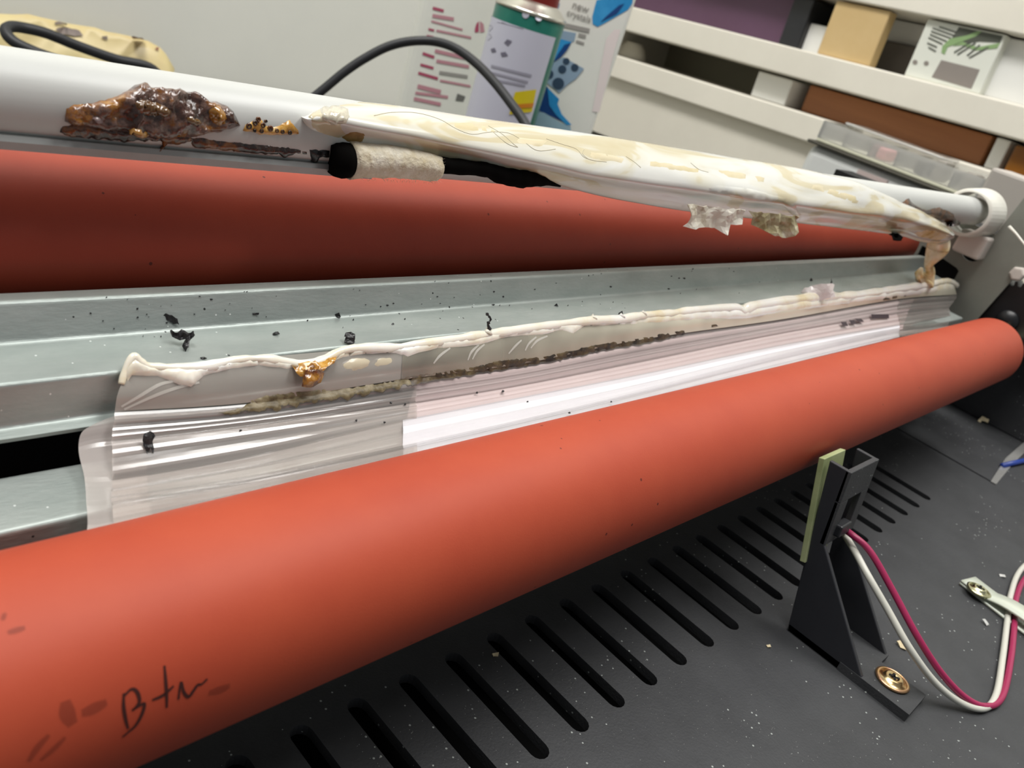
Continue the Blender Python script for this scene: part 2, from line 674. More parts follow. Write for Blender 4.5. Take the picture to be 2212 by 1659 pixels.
slots = [stadium(120.6 + 13.34 * i, 53.8, 86, 2.35) for i in range(-5, 19)]
groove = stadium(420, 43.5, 112, .8)
tr = plate_with_holes([(XL - 20, -130), (505, -130), (505, 215), (XL - 20, 215)], slots + [groove], T, 2.6)
tray = fix_normals(tr.build('base_tray', M['tray'], lam))
b = MB()
b.box(XL - 20, 505, -130, 215, TZ + 4, TZ + 6)
b.build('base_pan', M['void'], lam)
b = MB()
b.box(XL - 20, 505, -130, -127, TZ + 6, T - 2.6)
b.box(XL - 20, 505, 212, 215, TZ + 6, T - 2.6)
b.box(XL - 20, XL - 17, -127, 212, TZ + 6, T - 2.6)
b.box(502, 505, -127, 212, TZ + 6, T - 2.6)
b.build('base_wall', M['blackplastic'], lam)
b = MB(); b.box(503, 505.5, 18, 214, T, -82); b.box(498, 503, 18, 21, T, -84); bevel(b.build('end_wall', M['tray'], lam), .6)
for x in (XL, 480):
    for y in (-110, 195):
        b = MB(); b.lathe(V(x, y, TZ), V(0, 0, 1), [(0, 9), (3, 9), (4, 7)], 20); b.build('rubber_foot', M['blackplastic'], lam, True)
b = MB(); b.box(XL - 20, 505, 216, 219, T - 30, -92); bevel(b.build('rear_cover', M['blackplastic'], lam), 1)

# rollers
FR = (77.0, -88.3)
RR = (150.0, -63.7)
rolls = {}
for name, (y, z), x1 in (('front_roller', FR, 433), ('rear_roller', RR, 463)):
    b = MB()
    r = 15.0
    prof = [(XL + 5, r - 1.5), (XL + 6.5, r)]
    prof += [(XL + 6.5 + (x1 - 2.5 - XL - 6.5) * k / 12, r) for k in range(1, 13)]
    prof += [(x1 - 1.3, r - .3), (x1 - .4, r - 1.1), (x1, r - 2.4)]
    b.lathe(V(0, y, z), V(1, 0, 0), prof, 96)
    o = b.build(name, M['silicone' if name == 'front_roller' else 'silicone_shaded'], lam, True)
    rolls[name] = o
    b = MB(); b.lathe(V(0, y, z), V(1, 0, 0), [(XL - 8, 4), (480, 4)], 20)
    b.build('shaft', M['steelscrew'], o, True)

# galvanized stepped channel between the rollers


def sheet_prism(prof, t, x0, x1):
    """bent sheet metal: open (y, z) path given a thickness downwards/backwards"""
    n = len(prof)
    nor = []
    for i in range(n):
        a, c = prof[max(i - 1, 0)], prof[min(i + 1, n - 1)]
        d = Vector((c[0] - a[0], c[1] - a[1])).normalized()
        nor.append(Vector((-d.y, d.x)))
    back = [(p[0] + q.x * t, p[1] + q.y * t) for p, q in zip(prof, nor)]
    m = MB()
    m.prism(prof + back[::-1], x0, x1)
    return m


def fillet(pts, r, n=5):
    out = [pts[0]]
    for a, p, c in zip(pts, pts[1:], pts[2:]):
        a, p, c = Vector(a), Vector(p), Vector(c)
        u, w2 = (a - p).normalized(), (c - p).normalized()
        s, e = p + u * r, p + w2 * r
        for k in range(n + 1):
            t = k / n
            q = s * (1 - t) ** 2 + p * 2 * t * (1 - t) + e * t * t
            out.append((q.x, q.y))
    out.append(pts[-1])
    return out


chan_prof = fillet([(130, -64.6), (126.4, -64.1), (123.5, -69.8), (113.6, -70.6), (112.9, -77.5), (110.7, -77.9)], .7)
chan = sheet_prism(chan_prof[::-1], -.7, XL, 452)
chan = fix_normals(chan.build('guide_channel', M['galv'], lam))
b = MB(); b.prism(fillet([(109.6, -86.5), (109.2, -83.2), (97.4, -83.4), (97.2, -86.5)], .8), XL, 452)
strip = fix_normals(b.build('lower_guide_strip', M['galv'], lam))
b = MB(); b.box(XL, 452, 88, 134, -112, -110); b.box(XL, 452, 127, 129, -110, -72); b.build('gap_shade', M['void'], lam)  # black colour stands in for shade in the gap under the channel

# upper guide tube (its near end sits a little further back)
def tube_c(x):
    t = (x - 30) / 435
    return 138.3 + (119.4 - 138.3) * t, -36.5 + (-36.9 + 36.5) * t


TR = 6.6
b = MB()
b.tube([V(x, *tube_c(x)) for x in [XL + 45 * k for k in range(13)] + [462]], TR, 48)
tube_o = b.build('guide_tube', M['tube'], lam, True)
b = MB()
n = 8
for k in range(n):
    x0, x1 = XL + (104 - XL) * k / n, XL + (104 - XL) * (k + 1) / n
    for_ = []
    vs = []
    for x in (x0, x1):
        cy, cz = tube_c(x)
        for (dy, dz) in ((-6.0, -4.2), (-6.4, -5.0), (-6.2, -6.25), (-3.0, -6.9), (-2.5, -4.2)):
            vs.append(V(x, cy + dy, cz + dz))
    b.add(vs, [(i, (i + 1) % 5, (i + 1) % 5 + 5, i + 5) for i in range(5)])
    if k == 0:
        b.f.append((4, 3, 2, 1, 0))
    if k == n - 1:
        q = len(b.v)
        b.f.append(tuple(range(q - 5, q)))
lip = fix_normals(b.build('tube_lip', M['lip'], lam))
for x in (XL + 2,):
    b = MB(); b.box(x - 10, x - 6, 60, 215, -136, -22); bevel(b.build('left_side_plate', M['galv_plate'], lam), 1)

# ring clamp at the far end of the tube
cy, cz = tube_c(458)
b = MB()
ncl = 40
for k in range(ncl):
    a0, a1 = [2 * math.pi * (k + j) / ncl for j in (0, 1)]
    vs = []
    for a in (a0, a1):
        for x, r in ((451, 9.6), (452, 11.4), (473, 12.4), (473, 10.4)):
            vs.append(V(x, cy + r * math.cos(a), cz - 1 + r * math.sin(a)))
    b.add(vs, [(i, (i + 1) % 4, (i + 1) % 4 + 4, i + 4) for i in range(4)])
ring = bevel(fix_normals(b.build('ring_clamp', M['whiteplastic'], lam, True)), .4)
b = MB()
b.tube([at((2180, 490), 0, 462), at((2195, 505), 0, 460), at((2213, 528), 0, 458), at((2240, 560), 0, 458)], [.9, .6, .5, .5], 8)
b.build('ring_tail', M['whiteplastic'], ring, True)
b = MB(); b.box(462, 473, 107, 120.8, -57.6, -46)
bevel(b.build('bushing_block', M['block'], lam), 1.2)

# far side plate with its openings (in the y, z plane)
outer = [(100, -106), (95.7, -84.9), (89.3, -52.7), (86.5, -40), (89, -20), (104, -18), (108, -44), (160, -42), (205, -60), (205, -134), (150, -134), (150, -106)]
h1 = [(113.5 + 5.4 * math.cos(a), -55 + 5.6 * math.sin(a)) for a in [2 * math.pi * k / 20 for k in range(20)]]
h2 = [(137, -62.5), (131, -63.2), (116.5, -66), (114.8, -67), (114.8, -72), (116.5, -73.4), (131, -75), (137, -75)]
pm = plate_with_holes(outer, [h1, h2], 0, 1.5)
pm.v = [V(474 + v.z, v.x, v.y) for v in pm.v]
fix_normals(pm.build('far_side_plate', M['galv_plate'], lam))
b = MB(); b.box(478, 500, 96, 200, -132, -44); b.build('dark_backing', M['void'], lam)  # added block keeping the plate's openings dark against the bright background
# bent steel tabs beside the opening
for (p0, p1, wd) in (((1990, 556), (1955, 603), 4), ((1962, 556), (1946, 598), 2.5)):
    a0, a1 = at(p0, 0, 470), at(p1, 0, 458)
    b = MB()
    b.add([a0 + V(0, wd / 2, 0), a0 - V(0, wd / 2, 0), a1 - V(0, wd / 2, 0), a1 + V(0, wd / 2, 0)], [(0, 1, 2, 3)])
    solid(b.build('steel_tab', M['galv_plate'], lam), .9)
# gear beyond the plate's front edge
b = MB()
gy, gz, gr = 84.0, -80.0, 17.5
nt_ = 34
prof2 = []
for k in range(nt_):
    for da, rr in ((-.28, gr), (-.16, gr + 2.2), (.16, gr + 2.2), (.28, gr)):
        a = 2 * math.pi * (k + da) / nt_
        prof2.append((gy + rr * math.cos(a), gz + rr * math.sin(a)))
b.prism(prof2, 476, 486)
gear = b.build('drive_gear', M['gear'], lam)
b = MB(); b.lathe(V(474.2, gy, gz), V(1, 0, 0), [(0, 5), (3, 6)], 24); b.build('gear_hub', M['gear'], gear, True)
b = MB(); b.lathe(at((2196, 592), 0, 470), V(1, 0, .0), [(0, 3.0), (.8, 3.8), (4, 3.8)], 6); bevel(b.build('hex_nut', M['block'], lam), .6)
b = MB(); b.prism([(79, -70), (74.5, -84), (68, -97), (40, -99), (40, -136), (20, -136), (20, -70)], 494, 498)
bevel(fix_normals(b.build('outer_side_plate', M['sideplate2'], lam)), .8)

# ---- sensor bracket on the tray
X0, X1 = 215.4, 234.8
br = MB()
sideA = [(57.6, -87.6), (51.8, -87.4), (48.4, -109.2), (23.0, -136.2), (23, -138), (45.8, -138), (50.6, -117.5)]
sideB = [(57.6, -87.6), (51.8, -87.4), (49.2, -109.6), (23.4, -136.2), (23.4, -138), (45.8, -138), (50.6, -117.5)]
br.prism(sideA, X0, X0 + 1.5)
bracket = bevel(fix_normals(br.build('sensor_bracket', M['bracket'], lam)), .25)
b = MB(); b.prism(sideB, X1 - 1.5, X1); bevel(fix_normals(b.build('gusset', M['bracket'], bracket)), .25)
# post front with a window, leaning back like the gussets
fr = V(0, 51.8 - 48.8, -87.4 + 109.4)
frn = fr.normalized()
base = V(X0, 48.8, -109.4)
L = fr.length
ux = V(1, 0, 0)
wv = ux.cross(frn)
b = MB()
wd = X1 - X0
for a0, a1, c0, c1 in ((0, wd, 13, L), (0, 5.5, 0, 13), (wd - 5, wd, 0, 13), (5.5, wd - 5, 0, 2.2)):
    b.obox(base, ux, frn, wv, a0, a1, c0, c1, -1.0, .6)
bevel(b.build('post_face', M['tray'], bracket), .2)
b = MB(); b.obox(base, ux, frn, wv, 4, 11, 2.0, 5.5, -.5, 2.2); bevel(b.build('solder_boss', M['blackplastic'], bracket), .5)
b = MB(); b.obox(base, ux, frn, wv, 6, 16, 12, 17, -1.8, -.3); bevel(b.build('wire_latch', M['tray'], bracket), .4)
# foot
b = MB(); b.box(X0 - .2, X1 - 6.5, 10, 30, -138, -135.4); b.box(X0, X1, 23.2, 46, -138, -135.8)
b.build('foot', M['tray'], bracket)
# circuit board standing on the back of the post
pb0, pb1 = at((1733, 1214), 0, X0 - 1), at((1775, 990), 0, X0 - 1)
pv = (pb1 - pb0).normalized()
pn = ux.cross(pv).normalized()
b = MB(); b.obox(pb0, ux, pv, pn, 0, wd * .72, 0, (pb1 - pb0).length, -.8, .8)
bevel(b.build('circuit_board', M['pcb'], bracket), .15)


def screw(px, z, r, parent, mh, ring_m, name='screw', axis=V(0, 0, 1)):
    o = at(px, 2, z)
    b = MB()
    b.lathe(o, axis, [(0, r), (.5, r * 1.0), (.75, r * .9), (.75, r * .62), (1.5, r * .55), (1.75, r * .42), (1.2, r * .2), (1.1, .02)], 32)
    s = b.build(name, mh, parent, True)
    b = MB()
    n = 32
    for k in range(n):
        vs = []
        for a in (2 * math.pi * k / n, 2 * math.pi * (k + 1) / n):
            for rr, h in ((r * .98, .2), (r * 1.05, .6), (r * .88, .95), (r * .8, .6)):
                vs.append(o + V(math.cos(a) * rr, math.sin(a) * rr, h))
        b.add(vs, [(i, (i + 1) % 4, (i + 1) % 4 + 4, i + 4) for i in range(4)])
    # washer rim and cross recess are part of the screw's own look
    if parent and parent.parent is None or parent is None:
        pass
    return s, b, o


s, rim, so = screw((1926, 1471), -135.4, 4.5, bracket, M['brass'], M['pinkring'])
rim.build('washer', M['pinkring'], bracket, True)
b = MB()
for a in (.4, .4 + math.pi / 2):
    u = V(math.cos(a), math.sin(a), 0); v2 = V(-math.sin(a), math.cos(a), 0)
    b.obox(so + V(0, 0, 1.55), u, v2, V(0, 0, 1), -1.4, 1.4, -.32, .32, 0, .22)
b.build('screw_recess', M['void'], bracket)

# wires from the bracket to the cable clip


def wire_path(px, zs):
    return cr([at(p, 2, z) for p, z in zip(px, zs)], 8)


rp = [(1806, 1132), (1840, 1155), (1880, 1192), (1928, 1275), (1980, 1372), (2032, 1452), (2085, 1507), (2132, 1526), (2166, 1502),
      (2184, 1420), (2192, 1340), (2196, 1290), (2216, 1248), (2260, 1215)]
rz = [-109, -107.5, -109, -115, -122, -129, -134.5, -136.6, -136.6, -136.6, -136.6, -136.6, -136.6, -136.6]
b = MB(); b.tube(wire_path(rp, rz), .95, 10); b.build('red_wire', M['redwire'], lam, True)
wp = [(1822, 1150), (1846, 1190), (1876, 1245), (1918, 1318), (1966, 1402), (2020, 1474), (2076, 1518), (2126, 1530), (2152, 1500),
      (2166, 1420), (2176, 1340), (2184, 1282), (2206, 1230), (2260, 1188)]
wz = [-111, -111, -113, -118, -124, -131, -135.5, -136.7, -136.7, -136.6, -136.6, -136.6, -136.6, -136.6]
b = MB(); b.tube(wire_path(wp, wz), .95, 10); b.build('white_wire', M['whitewire'], lam, True)

# nylon clip: a strap folded over the wires, screwed to the tray
c0 = at((2113, 1280), 2, T)
dirc = (at((2205, 1352), 2, T) - c0); dirc.z = 0
reach = dirc.length
dirc.normalize()
sidec = V(-dirc.y, dirc.x, 0)
path = [(-5, .6), (3, .6), (reach * .6, .6), (reach + 3, .7), (reach + 5, 1.8), (reach + 4.6, 3.6), (reach + 1, 4.4), (reach * .6, 3.6), (reach * .3, 2.2), (3, 1.7), (-5, 1.6)]
path = [(p.x, p.y) for p in cr([Vector(p) for p in path], 4)]
b = MB()
for i, (s_, h) in enumerate(path):
    b.v += [c0 + dirc * s_ + V(0, 0, h) + sidec * q * 4.6 for q in (-1, 1)]
    if i:
        b.f.append((2 * i - 2, 2 * i - 1, 2 * i + 1, 2 * i))
clipo = solid(b.build('cable_clip', M['clip'], lam, True), .8)
s, rim, so = screw((2113, 1277), T + 2.1, 3.9, clipo, M['steelscrew'], M['steelscrew'])
rim.build('washer', M['steelscrew'], clipo, True)
b = MB()
for a in (.2, .2 + math.pi / 2):
    u = V(math.cos(a), math.sin(a), 0); v2 = V(-math.sin(a), math.cos(a), 0)
    b.obox(so + V(0, 0, 1.55), u, v2, V(0, 0, 1), -1.4, 1.4, -.32, .32, 0, .22)
b.build('screw_recess', M['void'], clipo)
# blue lead and clear tape at the tray's right edge
M['bluewire'] = mat('blue_wire', '27408f', .4)
b = MB(); b.tube([at((2165, 1006), 2, T + 1.2), at((2200, 998), 2, T + 1.5), at((2260, 985), 2, T + 1.5)], 1.3, 10)
b.build('blue_wire', M['bluewire'], lam, True)
b = MB()
q = [at(p, 2, T + .6) for p in ((2140, 1040), (2152, 1046), (2190, 1000), (2230, 962), (2216, 952), (2172, 990))]
b.add(q, [tuple(range(6))]); solid(b.build('clear_tape', M['clearbox'], lam), .3)

# hand lettering and scuffs on the front roller
rt = bvh_of(rolls['front_roller'])


def z2(p):
    return (p[0] * .27125, 1280 + p[1] * .27125)


letters = [
    [(985, 800), (983, 900), (998, 1000), (1020, 1082)],
    [(985, 825), (1045, 768), (1090, 790), (1110, 860), (1085, 905), (1050, 938)],
    [(1050, 938), (1100, 905), (1148, 885), (1130, 965), (1080, 1055), (1025, 1105), (975, 1148)],
    [(1308, 580), (1318, 700), (1326, 820), (1327, 915)],
    [(1210, 855), (1300, 815), (1382, 742)],
    [(1420, 850), (1440, 712), (1462, 790), (1500, 828), (1540, 780), (1572, 735), (1605, 728), (1650, 686)],
]
for pl in letters:
    stroke('marker_stroke', [z2(p) for p in pl], rt, .42, M['marker'], rolls['front_roller'])
for pl, wd in (([(520, 860), (535, 960), (580, 1050)], 1.6), ([(650, 960), (750, 920), (850, 870)], 1.3), ([(390, 1130), (300, 1230), (225, 1345)], .8),
               ([(520, 1150), (430, 1240), (320, 1335)], .7), ([(1660, 800), (1760, 770), (1830, 740)], 1.2), ([(10, 190), (50, 195)], 1.0),
               ([(60, 320), (200, 280)], .7)):
    stroke('scuff_mark', [z2(p) for p in pl], rt, wd, M['scuff'], rolls['front_roller'])

# ================================================================== LAMINATED SHEET (lower)
sheet = thing('laminated_sheet', (250, 105, -80), 'crumpled clear laminating pouch with white paper jammed behind the front red roller', 'laminated sheet')
RHO = [133.0, 132.9, 134.0, 133.0, 132.2, 130.6, 125.4, 118.3]
PXS = [  # stations from left to right; rows from the melted edge down to the roller
    [(282, 790), (256, 845), (248, 888), (243, 930), (242, 963), (242, 1037), (240, 1076), (246, 1134)],
    [(560, 772), (555, 815), (553, 868), (556, 900), (558, 921), (560, 980), (560, 1028), (562, 1064)],
    [(870, 742), (868, 785), (866, 820), (870, 852), (870, 881), (870, 907), (870, 962), (872, 989)],
    [(1135, 705), (1135, 742), (1135, 784), (1135, 810), (1135, 836), (1135, 856), (1135, 904), (1135, 926)],
    [(1400, 680), (1400, 705), (1400, 731), (1400, 759), (1400, 784), (1400, 805), (1400, 841), (1400, 862)],
    [(1700, 648), (1700, 668), (1700, 688), (1700, 704), (1700, 722), (1700, 743), (1700, 765), (1700, 787)],
    [(1940, 624), (1940, 634), (1940, 646), (1940, 663), (1940, 682), (1943, 701), (1943, 713), (1943, 728)],
    [(2060, 606), (2062, 622), (2066, 636), (2060, 652), (2050, 668), (2052, 688), (2048, 702), (2050, 716)],
]


def sheet_rows(px, drho=0, r0=0):
    st = [at_rho(p, RHO[i] + drho) for i, p in enumerate(px)][r0:]
    x = st[-1].x
    # into the nip, down the back of the front roller
    st += [V(x, 92.0 + drho * .5, -82.6), V(x, 93.2 + drho * .5, -88.5)]
    return st


def zig(stations, nv, amp):
    """linear rows with small pleats across them"""
    out = []
    for st in stations:
        r = []
        for j, (a, b2) in enumerate(zip(st, st[1:])):
            d = (b2 - a)
            nn = V(1, 0, 0).cross(d).normalized()
            for k in range(nv):
                t = k / nv
                h = amp * (math.sin(math.pi * t) * (1 if j % 2 else -1) + .9 * math.sin(math.pi * t) * math.sin(9.4 * t + j * 1.7))
                r.append(a.lerp(b2, t) + nn * h)
        out.append(r + [st[-1]])
    return out


st = zig([sheet_rows(p, 0, 2) for p in PXS], 8, .18)
vs, fs = loft(st, 10, 1, smooth_v=False)
film = mesh_obj('film', vs, fs, M['film_over'], sheet)
film_tree = bvh_of(film)
# only the left, paperless end of the pouch is two hazy layers
st2 = zig([sheet_rows(p, .45, 2) for p in PXS[:2] + [[(q[0] + 30, q[1] - 6) for q in PXS[2]]]], 8, .26)
vs, fs = loft(st2, 10, 1, smooth_v=False)
mesh_obj('film_inner_layer', vs, fs, M['film'], sheet)
# paper between the two film layers
pst = zig([sheet_rows(p, .5, 5) for p in PXS[2:7]], 8, .18)
vs, fs = loft(pst, 10, 1, smooth_v=False)
mesh_obj('paper', vs, fs, M['paper'], sheet)
hx = [list(p) for p in PXS[2:7]]
hx[0] = [(892, 744), (892, 784), (895, 816), (892, 848), (884, 878), (878, 906), (878, 960), (878, 987)]
hx[4] = [(1985, 620), (1982, 628), (1976, 640), (1968, 660), (1960, 680), (1952, 700), (1950, 711), (1950, 724)]
pst = zig([sheet_rows(p, .75, 2)[:5] for p in hx], 8, .18)
vs, fs = loft(pst, 10, 1, smooth_v=False)
M['pinkpaper'] = mat('pale_pink_paper', 'd9c9c8', .55, var='d3c2c2', vscale=60)
mesh_obj('paper_header', vs, fs, M['pinkpaper'], sheet)
# far, paperless end
st3 = zig([sheet_rows(p, .5, 2) for p in PXS[6:]], 4, .5)
vs, fs = loft(st3, 8, 1, smooth_v=False)
mesh_obj('film_far_end', vs, fs, M['film'], sheet)
# second layer curling out at the left end
back = [
    [at_rho(p, r) for p, r in (((205, 915), 135), ((176, 935), 135), ((170, 975), 134.6), ((182, 1030), 131.6), ((186, 1080), 127.2), ((188, 1144), 119.8))],
    [at_rho(p, r) for p, r in (((250, 898), 135.2), ((228, 925), 135), ((215, 965), 134.6), ((222, 1030), 131.4), ((222, 1080), 126.6), ((226, 1140), 119.8))],
    [at_rho(p, r) for p, r in (((330, 880), 135.4), ((320, 915), 135), ((318, 955), 134.4), ((318, 1020), 131.3), ((320, 1065), 126.6), ((325, 1118), 119.8))],
]
for q in back:
    q += [V(q[-1].x, 92.9, -82.6), V(q[-1].x, 93.9, -88.5)]
vs, fs = loft(back, 8, 5)
mesh_obj('film_back_layer', vs, fs, M['film'], sheet)

# skirt between melted edge and burn line
sk = [[at_rho(q, r) for q, r in zip(p[:3], (133.2, 132.7, 133.7))] for p in PXS]
vs, fs = loft(sk[:6], 10, 6)
mesh_obj('melted_skirt_clear', vs, fs, M['skirt_clear'], sheet, True)
vs, fs = loft(sk[2:], 10, 6)
vs = [v + V(0, -.12, .08) for v in vs]
skirt = mesh_obj('melted_skirt_cream', vs, fs, M['skirt_cream'], sheet, True)
# bead
bead = [(262, 830), (272, 795), (289, 770), (305, 782), (330, 792), (434, 793), (506, 778), (560, 774), (615, 781), (651, 787), (690, 782),
        (740, 757), (790, 751), (853, 750), (943, 738), (1034, 725), (1142, 709), (1269, 693), (1341, 689), (1388, 681), (1444, 677), (1506, 669),
        (1589, 664), (1605, 671), (1630, 660), (1712, 647), (1780, 640), (1836, 638), (1918, 627), (2001, 615), (2046, 607), (2066, 616)]
bp_ = cr([at_rho(p, 132.9) for p in bead], 6)
rad = []
for i, p in enumerate(bp_):
    t = min(1, i / 14)
    rad.append((.4 + .35 * t) * (1 + .5 * noise.noise(p * .22) + .3 * noise.noise(p * .6)) + .95 * min(1, max(0, (p.x - 60) / 260)) * (1 + .5 * noise.noise(p * .13)))
b = MB(); b.tube(bp_, rad, 12, flat=.8)
bead_o = b.build('melted_edge', M['cream'], sheet, True)
# little peaks on the bead
for p, q in (((1280, 690), (1281, 678)), ((1341, 686), (1342, 676)), ((1388, 680), (1390, 670)), ((1052, 722), (1053, 706))):
    a, c = at_rho(p, 132.9), at_rho(q, 133.2)
    b = MB(); b.tube([a, a.lerp(c, .5), c], [1.3, .6, .1], 8); b.build('melted_peak', M['cream'], sheet, True)

# rolled-over cream lip under the bead
b_top = [(p[0], p[1] - 1) for p in bead]
lows = [(268, 835), (285, 812), (340, 812), (388, 832), (412, 836), (440, 812), (500, 797), (560, 790), (620, 797), (690, 792), (740, 772), (790, 764), (853, 764), (880, 772), (905, 762),
        (943, 754), (1034, 746), (1100, 727), (1170, 724), (1212, 714), (1238, 722), (1262, 706), (1350, 701), (1420, 697), (1500, 690), (1600, 690), (1712, 672), (1836, 656), (1960, 640), (2060, 625)]
relief('melted_lip', jag([p for p in b_top if p[0] > 265] + lows[::-1], 14, 1.2, 8), bvh_of(film, skirt, bpy.data.objects['melted_skirt_clear']),
       lambda p: .75 + .25 * noise.noise(V(p[0] * .03, p[1] * .05, 0)), 9, M['cream'], sheet, edge=9, rho=132.9)
M['streak'] = mat('stress_streak', 'e8e6de', .3, alpha=.5)
for pl in ([(936, 785), (950, 768), (972, 752)], [(1010, 778), (1018, 760), (1034, 745)], [(1020, 776), (1030, 758), (1046, 744)], [(1098, 764), (1112, 748), (1126, 735)],
           [(1134, 757), (1142, 742), (1158, 728)], [(1146, 752), (1160, 736), (1182, 726)], [(262, 878), (300, 856), (346, 830), (388, 822)], [(268, 884), (330, 856), (380, 838), (430, 826)]):
    stroke('stress_streak', pl, bvh_of(film, skirt, bpy.data.objects['melted_skirt_clear']), .55, M['streak'], sheet, rho=131, lift=.1)

# burn line
tree_s = bvh_of(film, skirt, bpy.data.objects['melted_skirt_clear'])


def band(top, bot, seed):
    return jag(top, 7, 2.0, seed), jag(bot[::-1], 5, 4.0, seed + 1)


burns = [
    ([(470, 893), (520, 880), (553, 858), (600, 850), (680, 842), (760, 836), (830, 826), (885, 814)],
     [(890, 832), (870, 829), (862, 842), (840, 840), (828, 850), (806, 846), (790, 858), (770, 852), (752, 866), (735, 860), (716, 868), (700, 866), (680, 872), (660, 868), (640, 880), (622, 876), (600, 888), (580, 884), (560, 892), (530, 890), (500, 898)]),
    ([(885, 814), (940, 806), (1010, 795), (1080, 777), (1110, 775), (1170, 770), (1200, 764), (1300, 742), (1400, 727), (1480, 712)],
     [(1482, 721), (1400, 740), (1300, 757), (1200, 779), (1120, 793), (1060, 802), (1000, 812), (930, 824), (890, 832)]),
    ([(1480, 712), (1560, 698), (1650, 685)], [(1650, 689), (1560, 704), (1482, 718)]),
    ([(1900, 646), (1940, 637), (1976, 629)], [(1978, 634), (1940, 645), (1905, 652)]),
]
M['burnolive'] = mat('burn_line_pale', '6d5f44', .5, 0, ramp=[(.35, '43371f'), (.5, '6c6044'), (.7, '8d8268')], vscale=300, bump=.4)
for i, (tp, bt) in enumerate(burns):
    poly = jag(tp + bt, 6, 1.8 if i < 2 else 1.0, i)
    relief('scorched_line', poly, tree_s, lambda p: .1 + .06 * noise.noise(V(p[0] * .2, p[1] * .05, 0)), 6,
           M['burnolive'] if i == 0 else M['burnline'], sheet, edge=2.5, rho=131.5, lift=.15)
# burn blister with an amber halo
relief('amber_halo', jag([(632, 790), (660, 778), (700, 774), (728, 768), (722, 784), (700, 798), (692, 812), (648, 815)], 8, 1.5, 4), bvh_of(skirt, film, bead_o),
       lambda p: .25, 8, M['amber'], sheet, edge=6, rho=131)
relief('burn_blister', jag([(650, 792), (672, 782), (694, 792), (702, 808), (692, 828), (672, 838), (652, 834), (655, 815)], 7, 1.5, 5), bvh_of(skirt, film, bead_o),
       lambda p: 1.1 + .9 * noise.noise(V(p[0] * .08, p[1] * .08, 0)), 4, M['blister'], sheet, edge=9, rho=131)
M['creampatch'] = mat('cream_patch', 'd8ccb0', .25, coat=.4, alpha=.75)
for cx_, cy_, rx, ry in ((770, 784, 31, 15), (828, 780, 24, 11)):
    poly = [(cx_ + rx * math.cos(a), cy_ + ry * math.sin(a) * (1.25 if math.sin(a) > 0 else .8) - .12 * rx * math.cos(a)) for a in [2 * math.pi * k / 20 for k in range(20)]]
    relief('cream_patch', jag(poly, 12, .8, 2), tree_s, lambda p: .25, 9, M['creampatch'], sheet, edge=9, rho=131)
# print left on the paper under the film
for (x0, x1, y0, y1, sl) in ((1816, 1828, 707, 699, -.35), (1834, 1846, 703, 695, -.35), (1848, 1862, 700, 692, -.35), (1880, 1918, 694, 685, -.3)):
    pl = [((x0 + x1) / 2 - (x1 - x0) / 2, (y0 + y1) / 2 - sl * (x0 - x1) / 2), ((x0 + x1) / 2 + (x1 - x0) / 2, (y0 + y1) / 2 + sl * (x1 - x0) / 2)]
    q = [on for on in pl]
    hs = [hit(p, film_tree, 126) for p in q]
    a, c = hs[0][0], hs[1][0]
    nrm = hs[0][1]
    s_ = nrm.cross((c - a).normalized()).normalized()
    b = MB(); b.add([a + s_ * .9 + nrm * .45, a - s_ * .9 + nrm * .45, c - s_ * .9 + nrm * .45, c + s_ * .9 + nrm * .45], [(0, 1, 2, 3)])
    b.build('printed_mark', M['ink'], sheet)

# ================================================================== MELTED FILM ON THE TUBE (upper)
wrap = thing('melted_film', (250, 125, -45), 'white melted laminating film wrapped and sagging along the pale guide tube', 'melted film')
# top, ridge, bottom pixels, top y offset, bulge
WS = [
    ((650, 248), (651, 252), (654, 262), 0, -.5),
    ((672, 232), (672, 258), (676, 292), .5, -.2),
    ((715, 221), (715, 256), (712, 310), .8, 0),
    ((780, 219), (775, 268), (765, 322), 1, 0),
    ((900, 233), (900, 294), (885, 338), 1, .4),
    ((1040, 255), (1040, 322), (1030, 356), 1, .8),
    ((1170, 273), (1170, 350), (1165, 388), 1, 1.4),
    ((1300, 293), (1300, 378), (1300, 424), 1, 2.2),
    ((1480, 322), (1480, 402), (1480, 455), 1, 3),
    ((1620, 346), (1620, 424), (1625, 472), 0, 3.6),
    ((1740, 366), (1745, 442), (1740, 484), -1, 3.8),
    ((1850, 394), (1852, 458), (1850, 497), -4.5, 3.8),
    ((1940, 433), (1942, 472), (1935, 508), -7.2, 3.6),
    ((2010, 466), (2012, 490), (2000, 524), -7.2, 3.6),
    ((2050, 492), (2050, 504), (2042, 524), -7.2, 3.6),
    ((2060, 506), (2060, 509), (2058, 514), -7.2, 3.6),
]
sts = []
for t, r, bt, ty, bu in WS:
    x = at(t, 1, 128).x
    cy, cz = tube_c(at(t, 1, 128).x * 1.0)
    mid = ((t[0] + r[0]) / 2, (t[1] * .5 + r[1] * .5))
    low = ((r[0] + bt[0]) / 2, (r[1] + bt[1]) / 2)
    ff = min(1, max(.15, (bt[1] - t[1]) / 60.))
    p0 = at(t, 1, cy + ty)
    pts = [p0,
           at(mid, 1, cy - 5.6 * ff - .55 * bu + min(ty, 0) * .35),
           at(r, 1, cy - 8.4 - bu * .9),
           at(low, 1, cy - 6.9 - bu * .75),
           at(bt, 1, cy - 5.6 - bu * .6)]
    pb = at((bt[0], bt[1] - 14 * ff), 1, cy - 2.5 - bu * .6 + min(ty, 0) * .6)
    pbk = p0 + V(0, 3.2 * ff + .4, -4.0 * ff)
    sts.append(pts + [pb, pbk])
vs, fs = loft(sts, 10, 5, closed=True)
vs2 = []
